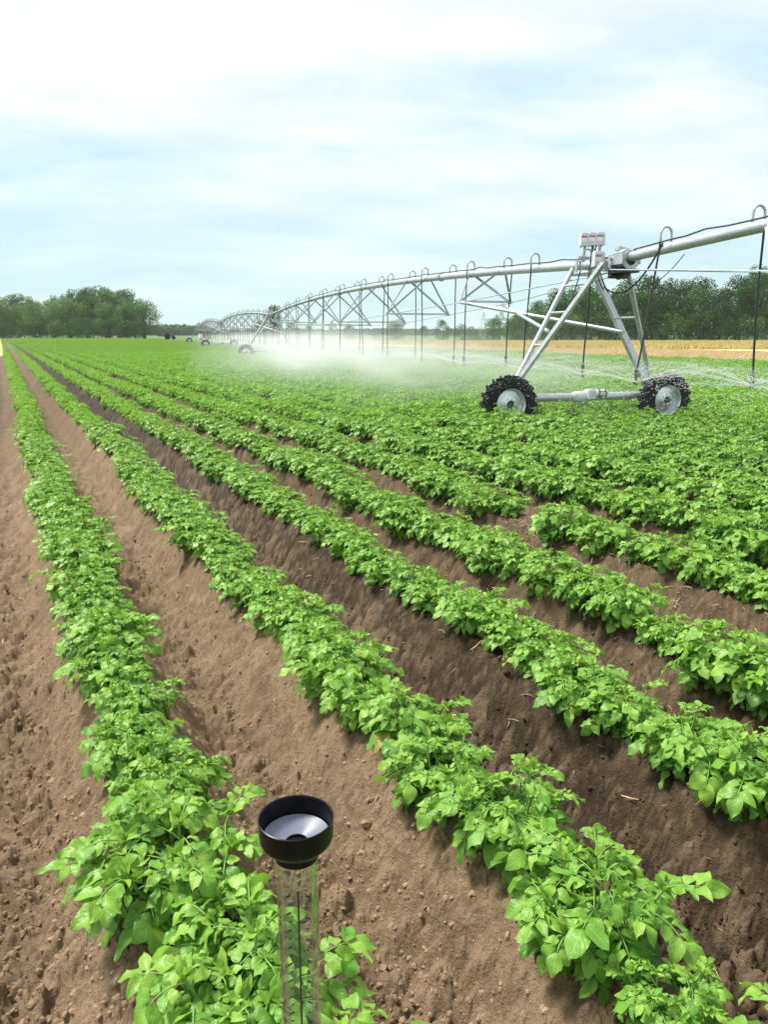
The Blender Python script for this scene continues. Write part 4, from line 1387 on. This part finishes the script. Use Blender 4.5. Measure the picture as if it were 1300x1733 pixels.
# far-off woods that read as one mass
def distant_wood():
    rg = np.random.default_rng(77)
    V, T = [], []
    for a, b_, Y, hmin, hmax, n in ((205, 345, 620, 9, 17, 60), (345, 700, 700, 3, 9, 90), (690, 900, 640, 4, 8, 60), (-300, 200, 600, 8, 16, 60), (900, 1700, 600, 5, 14, 80)):
        for k in range(n):
            px = a + (b_ - a) * (k + rg.random()) / n
            X = (px - 650) / 1334.0 * Y + rg.normal(0, 1.5); yy = Y + rg.uniform(-12, 12)
            h = CAM_H + rg.uniform(hmin, hmax) / 1340.0 * Y
            w = rg.uniform(4.5, 8.0)
            m = 170
            d = rg.normal(0, 1, (m, 3)); d /= np.linalg.norm(d, axis=1, keepdims=True)
            p = np.array([X, yy, h * 0.5]) + d * np.array([w, w, h * 0.5]) * (0.7 + 0.3 * rg.random((m, 1)))
            nr = d + np.array([0, 0, 0.5]) + rg.normal(0, 0.4, (m, 3)); nr /= np.linalg.norm(nr, axis=1, keepdims=True)
            t1 = np.cross(nr, rg.normal(0, 1, (m, 3))); t1 /= np.linalg.norm(t1, axis=1, keepdims=True); t2 = np.cross(nr, t1)
            s = rg.uniform(0.5, 1.3, (m, 1))
            V.append(np.stack([p - t1 * s, p - t2 * s, p + t1 * s, p + t2 * s], 1).reshape(-1, 3))
            T.append(np.repeat(np.clip(rg.normal(0.5, 0.15, m), 0, 1), 4))
    V = np.concatenate(V); V[:, 2] = np.maximum(V[:, 2], -0.2)
    me = np_mesh('distant_wood', V, quads=np.arange(len(V)).reshape(-1, 4), smooth=False, attrs={'tone': np.concatenate(T)})
    o = mesh_obj('distant_wood', me, M_TREE[2])
    tag(o, 'bluish far-off woods along the skyline behind the machine', 'wood', kind='stuff')
distant_wood()

# lattice pylon on the skyline
def pylon():
    Y = 520.0
    X = (818 - 650) / 1334.0 * Y
    H = CAM_H + 35 / 1340.0 * Y
    o = empty('lattice_pylon', (X, Y, 0))
    tag(o, 'pale lattice power pylon rising behind the bushes on the skyline', 'pylon')
    b = MB()
    w0, w1 = 2.0, 0.35
    lv = 7
    for i in range(lv):
        f0, f1 = i / lv, (i + 1) / lv
        a, c = w0 + (w1 - w0) * f0, w0 + (w1 - w0) * f1
        z0, z1 = H * f0, H * f1
        for sx, sy in ((1, 1), (1, -1), (-1, -1), (-1, 1)):
            nx, ny = sy, -sx
            b.bar((sx * a, sy * a, z0), (sx * c, sy * c, z1), 0.10, 5)
            b.bar((sx * a, sy * a, z0), (nx * c, ny * c, z1), 0.07, 4)
    b.build('mast', M_GALV, o)
    for z, w in ((0.70, 2.6), (0.84, 2.1)):
        a = MB()
        for sx in (-1, 1):
            a.bar((0, 0, H * z + 0.5), (sx * w, 0, H * z), 0.09, 5); a.bar((0, 0, H * z - 0.1), (sx * w, 0, H * z), 0.09, 5)
        a.build('crossarm', M_GALV, o)
pylon()

# small farm vehicles far down the field
def tractor():
    Y = 232.0
    X = (287 - 650) / 1334.0 * Y
    o = empty('tractor', (X, Y, 0.1), R(6))
    tag(o, 'small dark red tractor parked at the far field edge beside the left wood', 'tractor')
    b = MB(); b.box((0.5, 0, 1.0), (1.7, 0.7, 0.6)); b.box((-0.6, 0, 0.85), (1.0, 0.8, 0.5)); b.bar((1.0, 0, 1.2), (1.0, 0, 1.9), 0.07, 6)
    b.build('body', M_REDPAINT, o)
    b = MB(); b.box((-0.6, 0, 1.55), (0.9, 1.0, 0.8)); b.build('cab', M_GLASSDARK, o)
    b = MB(); b.box((-0.6, 0, 2.0), (1.1, 1.15, 0.1)); b.build('roof', M_DARKMETAL, o)
    for x, r in ((-0.7, 0.75), (1.05, 0.5)):
        for y in (-0.7, 0.7):
            w = MB(); w.lathe([(r * 0.5, -0.18), (r * 0.95, -0.18), (r, -0.1), (r, 0.1), (r * 0.95, 0.18), (r * 0.5, 0.18), (0.05, 0.1), (0.05, -0.1)], 20, (x, y, r - 0.1), 'y', closed=True)
            w.build('wheel', M_RUBBER, o)
    t = MB(); t.box((-2.4, 0, 0.9), (1.9, 1.3, 0.35)); t.bar((-3.3, 0.5, 0.9), (-3.3, 0.5, 2.2), 0.09, 6); t.bar((-1.5, 0, 0.6), (-1.0, 0, 0.6), 0.08, 6)
    t.build('hitched_implement', M_DARKMETAL, o)
tractor()
def cart():
    Y = 172.0
    X = (345 - 650) / 1334.0 * Y
    o = empty('utility_vehicle', (X, Y, 0.1), R(20))
    tag(o, 'small red and white vehicle behind the farthest irrigation towers', 'vehicle')
    b = MB(); b.box((0.25, 0, 1.0), (1.3, 1.2, 0.9)); b.box((0.95, 0, 0.75), (0.5, 1.1, 0.45)); b.build('body', M_REDPAINT, o)
    b = MB(); b.box((-0.75, 0, 1.05), (0.7, 1.25, 0.95)); b.build('white_tank', M_PAPER, o)
    for x in (-0.7, 0.8):
        for y in (-0.6, 0.6):
            w = MB(); w.lathe([(0.05, -0.1), (0.3, -0.1), (0.33, 0), (0.3, 0.1), (0.05, 0.1)], 16, (x, y, 0.3), 'y', closed=True); w.build('wheel', M_RUBBER, o)
cart()

# ------------------------------------------------------------------ air
def haze(density):
    m, nt, out = mat('haze')
    pv = node(nt, 'ShaderNodeVolumePrincipled', Anisotropy=0.0, Density=density)
    pv.inputs['Color'].default_value = (0.86, 0.94, 1.0, 1)
    nt.links.new(pv.outputs[0], out.inputs['Volume'])
    b = MB(); b.box((0, 0, 14), (5400, 5400, 30))
    o = b.build('haze', m)
    tag(o, 'thin pale haze in the air over the field', 'haze', kind='stuff')
HAZE = 0.00018
haze(HAZE)

# ------------------------------------------------------------------ sky, sun, camera
SUN_EL, SUN_AZ = R(56), R(-62)            # azimuth from +Y, negative = to the left
def sky():
    w = bpy.data.worlds.new('World'); SC.world = w
    w.use_nodes = True
    nt = w.node_tree
    for n in list(nt.nodes): nt.nodes.remove(n)
    out = nt.nodes.new('ShaderNodeOutputWorld')
    bg = node(nt, 'ShaderNodeBackground', Strength=0.09)
    st = nt.nodes.new('ShaderNodeTexSky'); st.sky_type = 'NISHITA'; st.sun_disc = False
    st.sun_elevation = SUN_EL; st.sun_rotation = SUN_AZ; st.altitude = 0; st.air_density = 1.0; st.dust_density = 1.5; st.ozone_density = 1.0
    tc = nt.nodes.new('ShaderNodeTexCoord')
    sp = nt.nodes.new('ShaderNodeSeparateXYZ'); nt.links.new(tc.outputs['Generated'], sp.inputs[0])
    zz = math_n(nt, 'ADD', math_n(nt, 'MAXIMUM', sp.outputs[2], 0.0), 0.16)
    cb = nt.nodes.new('ShaderNodeCombineXYZ')
    nt.links.new(math_n(nt, 'DIVIDE', sp.outputs[0], zz), cb.inputs[0]); nt.links.new(math_n(nt, 'DIVIDE', sp.outputs[1], zz), cb.inputs[1])
    mp = nt.nodes.new('ShaderNodeMapping'); mp.inputs['Rotation'].default_value = (0, 0, R(-38)); mp.inputs['Scale'].default_value = (0.60, 1.0, 1.0); mp.inputs['Location'].default_value = (1.7, 0.4, 0)
    nt.links.new(cb.outputs[0], mp.inputs[0])
    n1 = noise_n(nt, 0.85, 8, 0.58, vec=mp.outputs[0])
    n2 = noise_n(nt, 3.0, 6, 0.6, vec=mp.outputs[0])
    f = math_n(nt, 'ADD', math_n(nt, 'MULTIPLY', n1, 0.8), math_n(nt, 'MULTIPLY', n2, 0.2))
    f = math_n(nt, 'ADD', f, math_n(nt, 'MULTIPLY', math_n(nt, 'MAXIMUM', sp.outputs[2], 0.0), 0.30))
    fac = ramp(nt, f, [(0.42, 0.0), (0.52, 0.5), (0.62, 1.0)])
    # thin bright veil with bluish-white thinner places
    veil = mixc(nt, fac, (4.7, 6.6, 7.5), (9.1, 9.2, 9.0))
    shade = ramp(nt, noise_n(nt, 1.6, 5, 0.5, vec=mp.outputs[0]), [(0.45, 0.0), (0.7, 1.0)])
    veil = mixc(nt, math_n(nt, 'MULTIPLY', shade, 0.6), veil, (5.3, 6.4, 7.5))
    low = ramp(nt, sp.outputs[2], [(0.0, 0.75), (0.09, 0.5), (0.25, 0.0)])
    veil = mixc(nt, low, veil, (5.2, 7.2, 7.4))
    col = mixc(nt, 0.90, st.outputs[0], veil)
    nt.links.new(col, bg.inputs[0]); nt.links.new(bg.outputs[0], out.inputs[0])
sky()
sl = bpy.data.lights.new('sun', 'SUN'); sl.energy = 4.6; sl.angle = R(15); sl.color = (1.0, 0.95, 0.87)
so = link(bpy.data.objects.new('sun', sl))
dirv = Vector((math.sin(SUN_AZ) * math.cos(SUN_EL), math.cos(SUN_AZ) * math.cos(SUN_EL), math.sin(SUN_EL)))
so.rotation_euler = (-dirv).to_track_quat('-Z', 'Y').to_euler()
so.location = (0, 0, 60)

cd_ = bpy.data.cameras.new('camera'); cam = link(bpy.data.objects.new('camera', cd_))
cd_.sensor_fit = 'AUTO'; cd_.sensor_width = 36.0; cd_.lens = 36.0 * F / 1733.0
cd_.clip_start = 0.05; cd_.clip_end = 6000
cam.location = (0, 0, CAM_H); cam.rotation_euler = (math.pi / 2 - PITCH, 0, 0)
SC.camera = cam

SC.view_settings.view_transform = 'Standard'
SC.view_settings.look = 'None'
SC.view_settings.exposure = 0.55
SC.view_settings.gamma = 1.0
cy = SC.cycles
cy.max_bounces = 10; cy.diffuse_bounces = 3; cy.glossy_bounces = 3; cy.transmission_bounces = 8; cy.transparent_max_bounces = 32; cy.volume_bounces = 4
cy.use_denoising = True
cy.sample_clamp_indirect = 4.0; cy.sample_clamp_direct = 12.0
cy.caustics_reflective = False; cy.caustics_refractive = False
cy.volume_step_rate = 3.0; cy.volume_max_steps = 128
